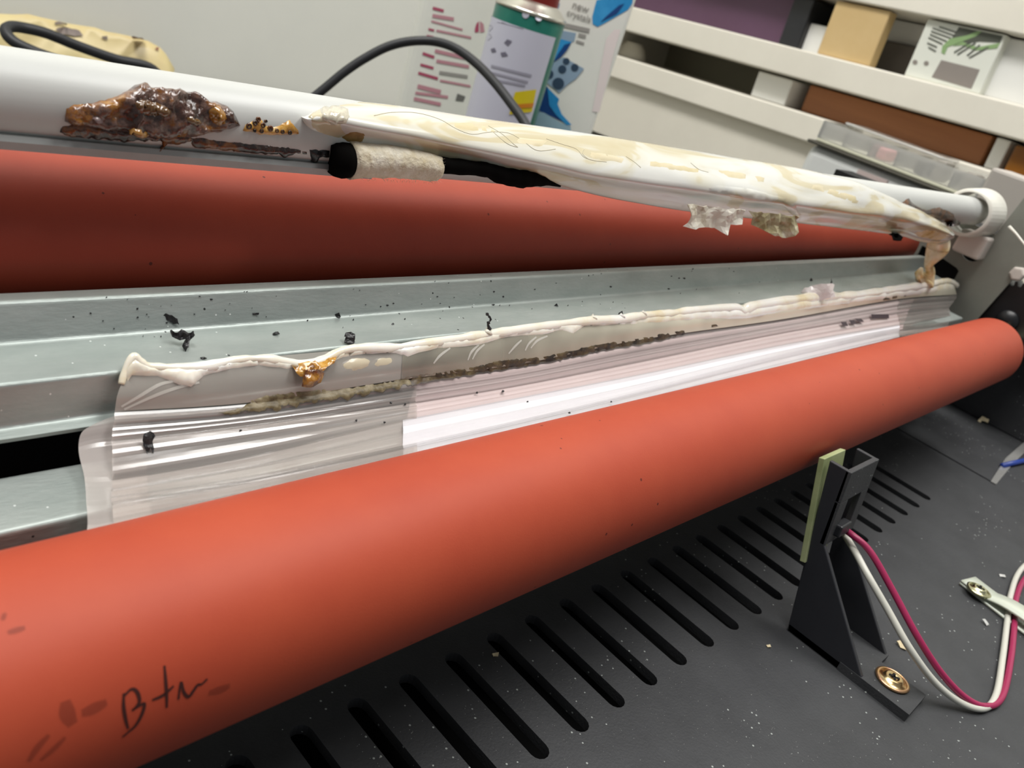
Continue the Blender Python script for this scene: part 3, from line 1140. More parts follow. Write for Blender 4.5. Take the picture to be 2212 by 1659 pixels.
for v in vs:
    n1 = noise.noise(V(v.x * .06, v.y * .25, v.z * .25))
    n2 = noise.noise(V(v.x * .03 + 7, v.y * .6, v.z * .6))
    k = min(1, max(0, (v.x - 150) / 150))
    vs2.append(v + V(0, -.25 * n2 - .7 * n1 * k, .35 * n1 * k))
wrap_o = mesh_obj('film_body', vs2, fs, M['wrap'], wrap, True)
wt = bvh_of(wrap_o)
relief('cream_fold', jag([(657, 250), (676, 238), (700, 229), (742, 225), (736, 250), (742, 282), (768, 298), (726, 301), (690, 290), (666, 270)], 12, 1, 3), wt, lambda p: .15, 9,
       mat('cream_tip', 'cfc5aa', .2, var='c4b48c', vscale=80, coat=.5), wrap, edge=14)
# shiny blister at the near tip
relief('film_blister', jag([(690, 232), (730, 226), (752, 232), (757, 252), (748, 268), (715, 270), (694, 260)], 10, 1.5, 6), wt,
       lambda p: .5 + .8 * noise.noise(V(p[0] * .12, p[1] * .12, 3)), 5, mat('blister_gloss', 'cfc7b2', .08, coat=1, bump=.3, bscale=900), wrap, edge=8)
# edges of film layers showing as thin wavy ridges, and cream folds between them
ridges = [
    [(808, 250), (845, 243), (900, 244), (950, 258), (985, 278), (1020, 290), (1060, 285), (1100, 288), (1130, 305), (1160, 325), (1200, 322)],
    [(1055, 272), (1085, 290), (1110, 312), (1118, 318), (1095, 310), (1065, 285)],
    [(1180, 300), (1215, 312), (1245, 322), (1262, 340), (1290, 348)],
    [(1262, 322), (1258, 332), (1275, 345), (1310, 350)],
    [(1352, 338), (1370, 350), (1384, 362)],
    [(1492, 352), (1510, 366), (1530, 372)],
]
M['filmedge'] = mat('film_edge', 'c4bba2', .35)
for pl in ridges:
    hs = [hit(p, wt) for p in cr([Vector(p) for p in pl], 5)]
    b = MB(); b.tube([h[0] + h[1] * .02 for h in hs], .07, 6); b.build('film_edge', M['filmedge'], wrap, True)
M['creamfold'] = mat('cream_fold', 'd6caac', .25, var='cabb91', vscale=60, coat=.4)
for k, poly in enumerate(([(965, 263), (1010, 262), (1050, 270), (1085, 290), (1040, 284), (1000, 284), (978, 274)],
             [(1105, 295), (1150, 298), (1185, 304), (1245, 322), (1258, 330), (1200, 318), (1150, 318), (1120, 314)],
             [(1262, 324), (1310, 331), (1350, 340), (1385, 362), (1330, 352), (1280, 345)],
             [(1390, 345), (1450, 352), (1500, 362), (1560, 374), (1500, 376), (1430, 366), (1400, 358)],
             [(1520, 360), (1600, 372), (1680, 388), (1720, 400), (1650, 395), (1570, 384)],
             [(1700, 385), (1780, 402), (1850, 425), (1920, 458), (1840, 438), (1760, 412)])):
    relief('cream_fold', jag(poly, 12, 1.5, k), wt, lambda p: .22 + .15 * noise.noise(V(p[0] * .06, p[1] * .06, 1)), 10, M['creamfold'], wrap, edge=7)
# long highlight fold
relief('folded_pleat', jag([(1500, 405), (1560, 398), (1640, 410), (1715, 432), (1735, 470), (1728, 478), (1690, 448), (1620, 430), (1560, 425)], 14, 1.2, 9), wt,
       lambda p: .7, 11, M['wrap'], wrap, edge=16)
# scorched patch under the near end
relief('scorched_patch', jag([(735, 296), (760, 282), (790, 288), (790, 305), (765, 318), (745, 312)], 8, 2, 4), wt, lambda p: .2, 7,
       mat('scorch_brown', '6b4a1c', .4, var='a98a50', vscale=200), wrap, edge=12)
# drip running down to the lower sheet
tip = at((2036, 522), 1, 113.4)
foot = at_rho((2002, 606), 132.6)
dp = [at((2030, 514), 1, 114), at((2026, 535), 1, 113.6), at((2014, 556), 1, 113.2), at((2006, 572), 1, 113.2), at((2008, 586), 1, 113.3), foot, foot + V(0, 0, -1)]
b = MB(); b.tube(cr(dp, 6), [r for r in cr([Vector((q, 0)) for q in (4.0, 5.0, 3.4, 2.0, 2.4, 3.4, 4.2)], 6) for r in [r.x]], 14)
b.build('drip', M['drip'], wrap, True)
b = MB(); b.tube([at((1990, 600), 1, 113.2), at((1985, 590), 1, 113.4), at((1992, 578), 1, 113.4)], [2.6, 1.8, .6], 10); b.build('drip_stub', M['drip'], wrap, True)
relief('drip_fold', jag([(1965, 508), (2000, 495), (2035, 500), (2055, 510), (2030, 520), (1990, 518)], 10, 1, 2), wt, lambda p: .5, 8, M['drip'], wrap, edge=10, rho=121)
# charred rim under the film, between the fibre roll and the torn paper
cy0 = tube_c(150)[0]
ch = [(930, 352), (965, 358), (1010, 362), (1055, 368), (1080, 378), (1115, 384), (1150, 386), (1180, 392), (1210, 402)]
cr_ = [1.5, 1.6, 1.6, 1.6, 2.0, 2.3, 2.0, 1.0, .3]
pts = cr([at(p, 1, tube_c(150)[0] - 6.6) for p in ch], 5)
rr = [q.x for q in cr([Vector((q, 0)) for q in cr_], 5)]
rr = [q * (1 + .25 * noise.noise(p * .5)) for p, q in zip(pts, rr)]
b = MB(); b.tube(pts, rr, 14)
b.build('charred_rim', M['soot'], wrap, True)
b = MB(); b.tube([at((1095, 396), 1, cy0 - 6), at((1130, 402), 1, cy0 - 6), at((1165, 394), 1, cy0 - 6)], [.2, .45, .2], 8); b.build('scorched_edge', M['fibre'], wrap, True)
relief('charred_spot', jag([(1920, 505), (1938, 503), (1950, 512), (1946, 522), (1930, 518)], 6, 1.5, 1), wt, lambda p: .5, 5, M['soot'], wrap, edge=5, rho=121)

# rolled fibrous paper stuck under the film
roll = thing('paper_roll', at((845, 350), 1, 128), 'short fuzzy beige paper roll scorched black inside, stuck under the melted film', 'paper roll')
ax0, ax1 = at((752, 346), 1, 128.5), at((944, 364), 1, 127)
ps, rs = [], []
for k in range(15):
    t = k / 14
    p = ax0.lerp(ax1, t)
    ps.append(p + V(0, 0, .5 * math.sin(t * math.pi)))
    rs.append((3.45 - .75 * t) * (1 + .05 * noise.noise(V(k * .7, 0, 0))) * (1 if k < 14 else .92))
b = MB(); b.tube(ps, rs, 28, cap=False)
b.v = [v + V(0, noise.noise(v * .9) * .22, noise.noise(v * .9 + V(5, 5, 5)) * .22) for v in b.v]
b.f.append(tuple(range(14 * 28, 15 * 28)))
ro = solid(b.build('roll', M['fibre'], roll, True), .35, -1)
# fuzz
b = MB()
rnd = random.Random(5)
for _ in range(420):
    t, a = rnd.random(), rnd.uniform(0, 2 * math.pi)
    p = ax0.lerp(ax1, t)
    r_ = (3.45 - .75 * t)
    o_ = V(rnd.uniform(-.3, .3), math.cos(a), math.sin(a)).normalized()
    q = p + V(0, math.cos(a), math.sin(a)) * r_
    s_ = V(rnd.uniform(-1, 1), rnd.uniform(-1, 1), rnd.uniform(-1, 1)).normalized() * .04
    e = q + o_ * rnd.uniform(.25, .7) + V(rnd.uniform(-.6, .6), 0, 0)
    b.add([q + s_, q - s_, e], [(0, 1, 2)])
fz = b.build('fuzz', M['fibre'], roll)
fz['kind'] = 'stuff'
b = MB()
pc = [at((752, 346), 1, 128.5), at((738, 346), 1, 128.3), at((722, 345), 1, 128.5), at((713, 344), 1, 128.8)]
b.tube(pc, [3.2, 3.3, 3.1, 2.5], 24)
b.v = [v + V(noise.noise(v * .6) * .5, 0, noise.noise(v * .8) * .25) for v in b.v]
b.build('charred_core', M['soot'], roll, True)

# torn scraps hanging under the film
def scrap(name, poly, y, mt, label, cat, cr_amp=1.2, tilt=(-.3, -1, .15), fr=.25, thick=.25, seed=1):
    P0 = at(poly[0], 1, y)
    o = flake(name, jag(poly, 9, 2.0, seed), P0, Vector(tilt), cr_amp, 8, mt, None, thick, fr)
    return tag(o, label, cat)


scrap('paper_scrap', [(1486, 440), (1520, 446), (1570, 450), (1612, 455), (1604, 486), (1582, 488), (1566, 508), (1548, 494), (1520, 490), (1500, 494), (1478, 490), (1490, 474)],
      tube_c(280)[0] - 8.2, M['paperbit'], 'torn white paper scrap with browned edges hanging under the sagging film', 'paper scrap', 2.0)
scrap('film_scrap', [(1618, 455), (1660, 460), (1726, 468), (1722, 500), (1700, 513), (1672, 510), (1648, 498), (1626, 486)],
      tube_c(320)[0] - 8.2, M['curl'], 'yellowish translucent film scrap hanging right of the torn white paper scrap', 'film scrap', 2.2, seed=3)

# ================================================================== BURNT RESIDUE ON THE TUBE
res = thing('burnt_residue', (60, 132, -42), 'glossy dark brown burnt plastic crust on the pale tube at left', 'burnt residue')
tt = bvh_of(tube_o, lip)


def lump(p):
    q = V(p[0] * .03, p[1] * .03, 0)
    c = math.exp(-((p[0] - 340) / 130) ** 2)
    return .8 + 1.3 * c + 1.0 * noise.noise(q) + .55 * noise.noise(q * 3.1) + .25 * noise.noise(q * 7)


crust = [(140, 262), (142, 236), (160, 226), (205, 220), (235, 214), (268, 197), (292, 184), (312, 179), (325, 190), (360, 190), (395, 196), (420, 200), (445, 214), (480, 222),
         (503, 240), (515, 258), (521, 274), (500, 280), (470, 286), (440, 290), (400, 298), (360, 298), (320, 292), (270, 285), (200, 278), (160, 274)]
relief('crust', jag(crust, 9, 2.2, 3), tt, lump, 5, M['residue'], res, edge=16)
for k, (cx_, cy_, rx, ry) in enumerate(((330, 235, 42, 18), (210, 258, 12, 6), (470, 250, 20, 22), (420, 262, 16, 10), (300, 288, 24, 9))):
    poly = [(cx_ + rx * math.cos(a), cy_ + ry * math.sin(a) + (cx_ + rx * math.cos(a) - cx_) * .25) for a in [2 * math.pi * j / 18 for j in range(18)]]
    relief('amber_bubble', jag(poly, 8, 1.2, k), bvh_of(tube_o, lip, bpy.data.objects['crust']), lambda p: .7, 5,
           mat('amber_gel', ['5d3c12', '8d7a78', '9a6a22', '6a4a20', '9a6e30'][k], .12, coat=1, bump=.5, bscale=500), res, edge=min(rx, ry) * .8)
drips = [
    [(122, 284), (135, 272), (160, 268), (230, 274), (300, 282), (345, 292), (355, 306), (330, 304), (270, 306), (210, 300), (150, 296)],
    [(340, 290), (380, 282), (412, 290), (420, 300), (400, 312), (370, 314), (356, 314), (350, 328), (342, 328), (350, 314)],
    [(412, 296), (470, 302), (520, 308), (580, 314), (640, 320), (665, 326), (664, 334), (640, 332), (618, 342), (604, 334), (560, 333), (500, 328), (440, 321), (415, 318)],
]
for k, poly in enumerate(drips):
    relief('tar_drip', jag(poly, 6, 2.0, k + 11), tt, lambda p: .5 + .4 * noise.noise(V(p[0] * .07, p[1] * .07, 2)), 5, M['tar'], res, edge=7, rho=133)
relief('bubble_patch', jag([(522, 282), (530, 268), (548, 258), (566, 258), (572, 270), (590, 274), (606, 268), (625, 257), (640, 276), (655, 290), (600, 294), (560, 292)], 8, 1.5, 6),
       tt, lambda p: .3 + .2 * noise.noise(V(p[0] * .1, p[1] * .1, 5)), 6, M['amber'], res, edge=6)
for k, (p, r) in enumerate((((536, 272), 7), ((549, 266), 6), ((556, 258), 6), ((566, 270), 6), ((563, 282), 5), ((582, 277), 7), ((596, 282), 5), ((608, 284), 5), ((624, 286), 5), ((548, 281), 4), ((572, 262), 4))):
    loc, nor = hit(p, tt)
    b = MB()
    rm = r * loc.dot(ray((CX, CY)).normalized()) / F
    b.lathe(loc + nor * .25, nor, [(0, rm), (.25, rm * .9), (.3, rm * .6), (.05, rm * .4)], 12)
    b.build('bubble', M['tar'], res, True)
b = MB()
relief('far_crust', jag([(1858, 408), (1900, 426), (1945, 436), (1966, 428), (1975, 442), (2000, 452), (2030, 446), (2055, 456), (2066, 470), (2080, 478), (2070, 488), (2040, 490), (2000, 484), (1955, 468), (1900, 444)], 7, 2, 2), tt,
       lambda p: .5 + .4 * noise.noise(V(p[0] * .08, p[1] * .08, 4)), 6, M['tar'], res, edge=7, rho=122)
relief('char_blob', jag([(668, 322), (712, 324), (712, 340), (690, 342), (686, 352), (672, 350), (670, 336)], 7, 1.5, 3), tt, lambda p: .5, 6,
       M['charr'], res, edge=6, rho=131)

# ================================================================== CHAR FLAKES AND CRUMBS
ctree = bvh_of(chan, strip)
G = 'charred flakes scattered on the steel channel'


def char(poly, tree, label, up=.5, seed=0, step=4, group=G, m=None, name='char_or_reflection', cat='char flake', rho=None, amp=.5, thick=.22, jit=1.5):
    cx_ = sum(p[0] for p in poly) / len(poly)
    cy_ = max(p[1] for p in poly) - 1
    loc, nor = hit((cx_, cy_), tree, rho)
    n_ = (nor * .35 - ray((cx_, cy_)).normalized() * .65).normalized()
    o = flake(name, jag(poly, 5, jit, seed), loc + nor * .25, n_, amp, step, m or M['charr'], None, thick, 1.2)
    return tag(o, label, cat, group)


char([(348, 684), (358, 677), (372, 682), (382, 690), (388, 700), (376, 700), (362, 692)], ctree, 'dark curled reflection of the largest flake, modelled as a flake on the steel channel wall', seed=1)  # mirror image of the largest flake, modelled as a dark flake of its own
char([(366, 714), (382, 718), (392, 713), (405, 718), (418, 716), (420, 726), (412, 732), (408, 748), (400, 758), (393, 748), (400, 732), (384, 732), (372, 726)], ctree,
     'largest shiny char flake lying at the channel crease on the left', seed=2, amp=.9)
char([(744, 740), (748, 720), (756, 717), (766, 724), (766, 740), (756, 747)], ctree, 'black tufted char flake standing beside the melted edge', seed=3, jit=3)
char([(724, 680), (732, 677), (738, 684), (728, 687)], ctree, 'small char flake on the channel wall above the tufted flake', seed=4)
char([(432, 771), (440, 769), (446, 773), (436, 777)], ctree, 'tiny oval char flake below the largest flake', seed=5)
char([(588, 720), (602, 716), (604, 721), (590, 724)], ctree, 'thin char sliver on the channel shelf left of the tufted flake', seed=6)
char([(546, 678), (560, 676), (560, 680), (548, 681)], ctree, 'fine char sliver near the top rim of the channel', seed=7)
char([(312, 936), (326, 932), (335, 942), (330, 952), (333, 962), (332, 978), (326, 966), (318, 980), (308, 956)], bvh_of(film), 'black char flake lying on the clear film at its left end', seed=8, amp=.9,
     group=None, rho=128)
b = MB()
a0 = at_rho((1058, 712), 132.6)
pp = [a0, at_rho((1054, 700), 132.4), at_rho((1060, 690), 132), at_rho((1055, 682), 132), at_rho((1050, 676), 131.6)]
b.tube(cr(pp, 4), [.5, .45, .35, .3, .25, .5, .2, .2, .3, .2, .25, .3, .15, .3, .4, .1, .1][:17], 7)
tag(b.build('char_thread', M['charr'], None, True), 'thin twisted char thread rising from the cream melted edge', 'char thread')
for k, (pl, lab) in enumerate((([(1792, 622), (1796, 600), (1800, 618)], 'upright black char splinter behind the torn white flake'),
               ([(1748, 608), (1752, 600), (1756, 606)], 'tiny char speck left of the upright splinter'),
               ([(1338, 684), (1336, 676), (1344, 672), (1346, 680)], 'brown char bit on the peak of the melted edge'),
               ([(1196, 660), (1202, 656), (1206, 662)], 'black speck on the channel above the char thread'))):
    char(pl, ctree, lab, seed=20 + k, step=4, jit=.6)
rnd = random.Random(11)
sp = MB()
for k in range(70):
    x = rnd.uniform(180, 1600)
    p = (x, rnd.uniform(652 - .05 * x, 772 - .085 * x))
    r_ = rnd.choice((.8, 1, 1.4, 1.8, 2.6))
    poly = [(p[0] + r_ * math.cos(a) * rnd.uniform(.6, 1.6), p[1] + r_ * math.sin(a) * rnd.uniform(.5, 1)) for a in (0, 1.2, 2.4, 3.7, 5)]
    loc, nor = hit(p, ctree)
    sp.add([on_plane(z_, loc + nor * .05, nor) for z_ in poly] + [loc + nor * .35], [(i, (i + 1) % 5, 5) for i in range(5)] + [(4, 3, 2, 1, 0)])
for p in ((1086, 845), (1030, 848), (1140, 868), (845, 870), (875, 873), (770, 908), (830, 912), (520, 930), (1320, 868), (1230, 892)):
    loc, nor = hit(p, film_tree)
    poly = [(p[0] + 3 * math.cos(a) * rnd.uniform(.5, 1.5), p[1] + 3 * math.sin(a) * rnd.uniform(.5, 1.2)) for a in (0, 1.2, 2.4, 3.7, 5)]
    sp.add([on_plane(z_, loc + nor * .05, nor) for z_ in poly] + [loc + nor * .3], [(i, (i + 1) % 5, 5) for i in range(5)] + [(4, 3, 2, 1, 0)])
o = tag(sp.build('soot_specks', M['charr']), 'fine black soot specks strewn over the steel channel and film', 'soot')
o['kind'] = 'stuff'
o = flake('torn_flake', jag([(1724, 640), (1738, 622), (1762, 616), (1790, 612), (1806, 614), (1798, 626), (1802, 642), (1784, 646), (1756, 650), (1732, 652)], 8, 1.5, 4),
          at_rho((1765, 645), 132), V(-.5, -.7, .5), 2.2, 7, mat('torn_film', 'ddd5d2', .35, var='c9bdb8', vscale=120, coat=.3), None, .2, .2)
tag(o, 'crumpled whitish torn film flake sitting on the melted edge', 'torn flake')
ttree = bvh_of(tray)
M['crumb'] = mat('cream_crumb', 'd8c7a0', .6)
M['whitecrumb'] = mat('white_crumb', 'c9c9c4', .5)
for k, (poly, lab, m_) in enumerate((
        ([(1937, 1385), (1950, 1383), (1962, 1396), (1958, 1404), (1944, 1400)], 'cream coloured crumb on the tray beside the wires', M['crumb']),
        ([(2122, 1338), (2128, 1337), (2136, 1349), (2131, 1352)], 'white plastic shaving on the tray below the nylon clip', M['whitecrumb']),
        ([(2158, 1241), (2170, 1242), (2172, 1248), (2160, 1246)], 'grey shaving on the tray right of the clip screw', M['whitecrumb']),
        ([(1656, 1394), (1664, 1393), (1665, 1398), (1658, 1399)], 'small pale crumb on the tray left of the sensor bracket', M['crumb']),
        ([(2112, 908), (2122, 900), (2136, 906), (2134, 914), (2122, 908), (2116, 916)], 'pale curved shaving on the dark panel near the roller end', M['crumb']),
        ([(1063, 1412), (1078, 1410), (1076, 1417), (1066, 1418)], 'pale chip by the slot under the roller', M['crumb']))):
    char(poly, ttree, lab, seed=40 + k, m=m_, name='crumb', cat='crumb', group=None, step=5, thick=.6, amp=.3, jit=.7)
rnd = random.Random(21)
du = MB()
for k in range(700):
    p = (rnd.uniform(700, 2100), rnd.gauss(1540, 90))
    if p[1] > 1659 or p[1] < 2050 - .62 * p[0] or (p[0] > 1680 and p[1] < 1570):
        continue
    q = at(p, 2, T)
    if any(abs(q.x - (120.6 + 13.34 * i)) < 3 and 53 < q.y < 87 for i in range(-5, 19)):
        continue
    r_ = rnd.uniform(.04, .14) * (1.6 if rnd.random() < .06 else 1)
    a0 = rnd.uniform(0, 6)
    du.add([q + V(math.cos(a0 + a) * r_, math.sin(a0 + a) * r_ * .6, 0) for a in (0, 2.1, 4.2)] + [q + V(0, 0, r_ * .8)], [(0, 1, 3), (1, 2, 3), (2, 0, 3), (2, 1, 0)])
o = tag(du.build('dust_grains', M['whitecrumb']), 'fine pale dust grains strewn over the black base tray', 'dust')
o['kind'] = 'stuff'

# ================================================================== BACKGROUND: TABLE BEHIND
UH = V(.611, -.791, 0)     # image-right, level
NH = V(-.791, -.611, 0)    # towards the camera, level
UPZ = V(0, 0, 1)


def flat_poly(name, px, P0, N, m, parent, lift=.3, top=None):
    N = N.normalized()
    q = [on_plane(p, P0 + N * lift, N) for p in px]
    if top:                     # keep below a level: (origin, up, height)
        q = [v - top[1] * max(0, (v - top[0]).dot(top[1]) - top[2]) for v in q]
    return mesh_obj(name, q, [tuple(range(len(q)))], m, parent)


def line_strip(name, p0, p1, wpx, P0, N, m, parent, lift=.4, top=None):
    d = (Vector(p1) - Vector(p0)).normalized()
    n_ = Vector((-d.y, d.x)) * wpx / 2
    a, c = Vector(p0), Vector(p1)
    return flat_poly(name, [tuple(a + n_), tuple(a - n_), tuple(c - n_), tuple(c + n_)], P0, N, m, parent, lift, top)


# scorched yellow laminate slab
M['slab'] = mat('yellowed_laminate', 'dccf9a', .4, var='cdb987', vscale=14, bump=.1, bscale=60)
sl = thing('yellowed_sheet', (250, 860, TZ), 'yellowed scorched plastic sheet lying behind the tube at far left', 'plastic sheet')
poly = [(-60, 28), (0, 31), (60, 34), (110, 44), (175, 54), (230, 68), (280, 78), (320, 90), (345, 104), (358, 120), (376, 150), (366, 195), (200, 172), (-60, 142)]
P0 = at((150, 45), 1, 808)
Nn = V(-.05, -.88, .45).normalized()
pts, fs = patch(jag(poly, 22, 1.5, 1), 20)
vs = [on_plane(p, P0, Nn) + Nn * (4 * noise.noise(V(p[0] * .01, p[1] * .02, 0))) for p in pts]
sb = solid(mesh_obj('sheet', vs, fs, M['slab'], sl, True), 3)
M['slabburn'] = mat('slab_burn', '6d5f58', .5, var='8a7d72', vscale=60)
M['slabred'] = mat('slab_red_burn', '7a3a26', .5)
stree = bvh_of(sb)
for px, m_ in (([(116, 64), (135, 60), (170, 68), (178, 78), (160, 82), (130, 76)], M['slabburn']), ([(114, 48), (145, 52), (142, 56), (116, 53)], M['slabburn']),
               ([(282, 78), (306, 82), (310, 88), (285, 84)], M['slabred']), ([(216, 78), (230, 79), (228, 86), (218, 84)], M['slabburn']),
               ([(333, 104), (342, 106), (338, 111), (332, 109)], M['slabred'])):
    relief('scorch_spot', jag(px, 8, 1.5, 2), stree, lambda p: .6, 6, m_, sl, edge=2, rho=760, lift=2.4, flat=True)

# black cables
b = MB()
cp = [((330, 150), 640), ((250, 128), 640), ((170, 100), 640), ((100, 72), 640), ((50, 60), 640), ((22, 58), 636), ((12, 68), 630), ((30, 90), 622), ((75, 112), 616), ((130, 132), 612), ((220, 165), 610)]
pts = cr([at(p, 1, y) for p, y in cp], 6)
def to_table(p, dx, dy, r):
    return [p + V(dx * .35, dy * .35, (TZ + r - p.z) * .5), V(p.x + dx, p.y + dy, TZ + r), V(p.x + dx * 2.6, p.y + dy * 2.6, TZ + r), V(p.x + dx * 4.5, p.y + dy * 3.6, TZ + r)]


e0, e1 = to_table(pts[0], 40, -8, 3.6), to_table(pts[-1], 30, -25, 3.6)
pts = cr(e0[::-1] + pts[::6] + e1, 8)
b.tube(pts, 3.6, 12)
tag(b.build('power_cable', M['rubberblack'], None, True), 'black cable folded in a tight loop over the yellowed sheet at left', 'cable')
cp = [(600, 270), (650, 232), (700, 192), (745, 155), (790, 125), (840, 100), (890, 89), (940, 90), (985, 105), (1030, 138), (1070, 180), (1105, 225), (1130, 260), (1145, 290), (1160, 330)]
dz = [520] * 8 + [515, 508, 500, 492, 486, 482, 480]
pts = cr([at_depth(p, z_) for p, z_ in zip(cp, dz)], 6)
e0, e1 = to_table(pts[0], -25, -15, 2.75), to_table(pts[-1], 12, -14, 2.75)
pts = cr(e0[:1:-1] + [e0[1], e0[0]] + pts[::6] + e1[:3], 8)
b = MB(); b.tube(pts, 2.75, 12)
tag(b.build('power_cable', M['rubberblack'], None, True), 'black cable arching up in front of the white jug and spray can', 'cable')

# white jug with red print
M['jug'] = mat('white_jug', 'e9e9e0', .4, var='e2e3da', vscale=20)
M['pink'] = mat('pink_print', 'c08a94', .6)
M['crimson'] = mat('crimson_print', 'ad4a66', .6)
M['greyprint'] = mat('grey_print', '9b9893', .6)
M['darkprint'] = mat('dark_print', '6d6d68', .6)
M['lav'] = mat('lavender_label', 'c8c8d6', .5)
JP = at_depth((960, 150), 690)
jl, jr = on_plane((870, 140), JP, NH), on_plane((1085, 170), JP, NH)
u0, u1 = (jl - JP).dot(UH), (jr - JP).dot(UH)
zt = 75 - JP.z
jug = thing('white_jug', V(JP.x, JP.y, TZ), 'white plastic jug with crimson printed warnings behind the arched cable', 'jug')
b = MB(); b.obox(JP, UH, UPZ, NH, u0, u1, TZ - JP.z, zt, -70, 0)
bevel(b.build('body', M['jug'], jug), 9, 4)
b = MB(); b.lathe(JP + UH * (u0 + u1) / 2 + NH * -35 + UPZ * zt, UPZ, [(0, 30), (12, 22), (16, 17), (30, 17)], 28); b.build('neck', M['jug'], jug, True)
b = MB(); b.lathe(JP + UH * (u0 + u1) / 2 + NH * -35 + UPZ * (zt + 22), UPZ, [(0, 20), (22, 19), (23, 17)], 28); b.build('cap', mat('jug_cap', 'a93a4a', .4), jug, True)


def zb(p):
    return (880 + p[0] * 180 / 1149, p[1] * 180 / 1149)


for a, c, w_, m_ in (((350, 110), (500, 150), 40, 'crimson'), ((345, 215), (640, 265), 50, 'pink'), ((330, 290), (760, 410), 26, 'pink'),
                     ((290, 400), (370, 420), 30, 'crimson'), ((400, 420), (880, 520), 30, 'pink'), ((265, 495), (360, 515), 34, 'crimson'),
                     ((210, 735), (370, 790), 40, 'crimson'), ((380, 700), (800, 800), 50, 'pink'), ((180, 890), (360, 940), 36, 'crimson'),
                     ((400, 840), (850, 920), 46, 'pink'), ((150, 1005), (420, 1085), 40, 'crimson'), ((440, 1000), (830, 1060), 46, 'greyprint'),
                     ((450, 1110), (870, 1190), 30, 'pink'), ((140, 1190), (460, 1270), 60, 'pink'), ((110, 1280), (560, 1340), 40, 'pink'), ((90, 1360), (460, 1440), 50, 'pink')):
    line_strip('print_line', zb(a), zb(c), w_ * .157, JP, NH, M[m_], jug)
flat_poly('print_symbol', [zb(p) for p in ((690, 1290), (800, 1330), (770, 1400), (660, 1390))], JP, NH, M['darkprint'], jug)
flat_poly('print_emblem', [zb(p) for p in ((930, 400), (950, 330), (985, 290), (985, 440), (930, 450))], JP, NH, M['crimson'], jug)
flat_poly('print_emblem', [zb(p) for p in ((1000, 290), (1050, 330), (1065, 440), (1000, 450))], JP, NH, M['pink'], jug)

# aerosol can
CP = at_depth((1112, 150), 600)
CR = 25.0
M['cangreen'] = mat('can_green', '1f6b5c', .3, .3)
M['cansilver'] = mat('can_silver', 'd6d3c6', .25, .9)
M['canred'] = mat('can_red', 'b01f1a', .35)
M['yellow'] = mat('yellow_sticker', 'd9c41a', .5)
M['orange'] = mat('orange_sticker', 'd0801e', .5)
can = thing('spray_can', V(CP.x, CP.y, TZ), 'green aerosol can with red cap and pale lavender label, behind the arched cable', 'spray can')
zb_top = on_plane((1130, 22), CP, NH).z
zb_bot = on_plane((1124, 54), CP, NH).z
o0 = V(CP.x, CP.y, 0)
b = MB(); b.lathe(o0, UPZ, [(TZ, CR - 2), (TZ + 2, CR), (zb_top - 1, CR), (zb_top, CR - .6)], 48); b.build('body', M['cangreen'], can, True)
b = MB(); b.lathe(o0, UPZ, [(zb_top - .5, CR + .5), (zb_top + 1.5, CR + .5), (zb_top + 2, CR - 1), (zb_top + 6, CR - 5), (zb_top + 9, CR - 10), (zb_top + 10, CR - 12)], 48)
b.build('dome', M['cansilver'], can, True)
b = MB(); b.lathe(o0, UPZ, [(zb_top + 7, 17), (zb_top + 30, 16), (zb_top + 38, 13), (zb_top + 39, 10)], 36); b.build('cap', M['canred'], can, True)
# label: a curved patch wrapped over the front
b = MB()
a_c = math.atan2(NH.y, NH.x)
nl = 28
for k in range(nl + 1):
    a = a_c - math.radians(88) + math.radians(150) * k / nl
    for z_ in (TZ + 8, zb_bot):
        b.v.append(o0 + V(math.cos(a) * (CR + .3), math.sin(a) * (CR + .3), z_))
    if k:
        b.f.append((2 * k - 2, 2 * k, 2 * k + 1, 2 * k - 1))
lab = b.build('label', M['lav'], can, True)
ctr = bvh_of(lab)


def can_patch(name, px, m_, lift=.3):
    pts, fs = patch(jag(px, 6, 0, 0), 6)
    vs = []
    for p in pts:
        d = ray(p).normalized()
        loc, nor, _, _ = ctr.ray_cast(V(0, 0, 0), d)
        if loc is None:
            loc, nor, _, _ = ctr.find_nearest(d * (CP - d * CP.dot(d)).length if False else d * CP.dot(d))
        nor = V(loc.x - CP.x, loc.y - CP.y, 0).normalized()
        vs.append(loc + nor * lift)
    return mesh_obj(name, vs, fs, m_, can)


def zc(p):
    return (1040 + p[0] * 360 / 1866, p[1] * 360 / 1866)


M['canink'] = mat('can_ink', '6f6c7c', .6)
M['caninklight'] = mat('can_ink_light', '9a98a6', .6)
for px in ([(255, 480), (290, 440), (345, 460), (300, 515)], [(105, 550), (150, 535), (170, 580), (120, 590)], [(215, 590), (270, 580), (300, 625), (230, 635)]):
    can_patch('print_symbol', [zc(p) for p in px], M['canink'])
for a, c, w_ in (((190, 225), (640, 340), 40), ((110, 740), (560, 850), 30), ((90, 810), (520, 920), 26), ((70, 880), (490, 960), 26), ((80, 300), (110, 330), 60), ((70, 400), (100, 430), 60)):
    d = (Vector(c) - Vector(a)).normalized(); n_ = Vector((-d.y, d.x)) * w_ / 2
    can_patch('print_line', [zc(tuple(q)) for q in (Vector(a) + n_, Vector(a) - n_, Vector(c) - n_, Vector(c) + n_)], M['caninklight'])
can_patch('price_sticker', [zc(p) for p in ((375, 1030), (610, 1000), (560, 1250), (310, 1280))], M['yellow'], .5)
can_patch('sticker_band', [zc(p) for p in ((345, 1170), (580, 1150), (565, 1200), (330, 1215))], M['orange'], .8)
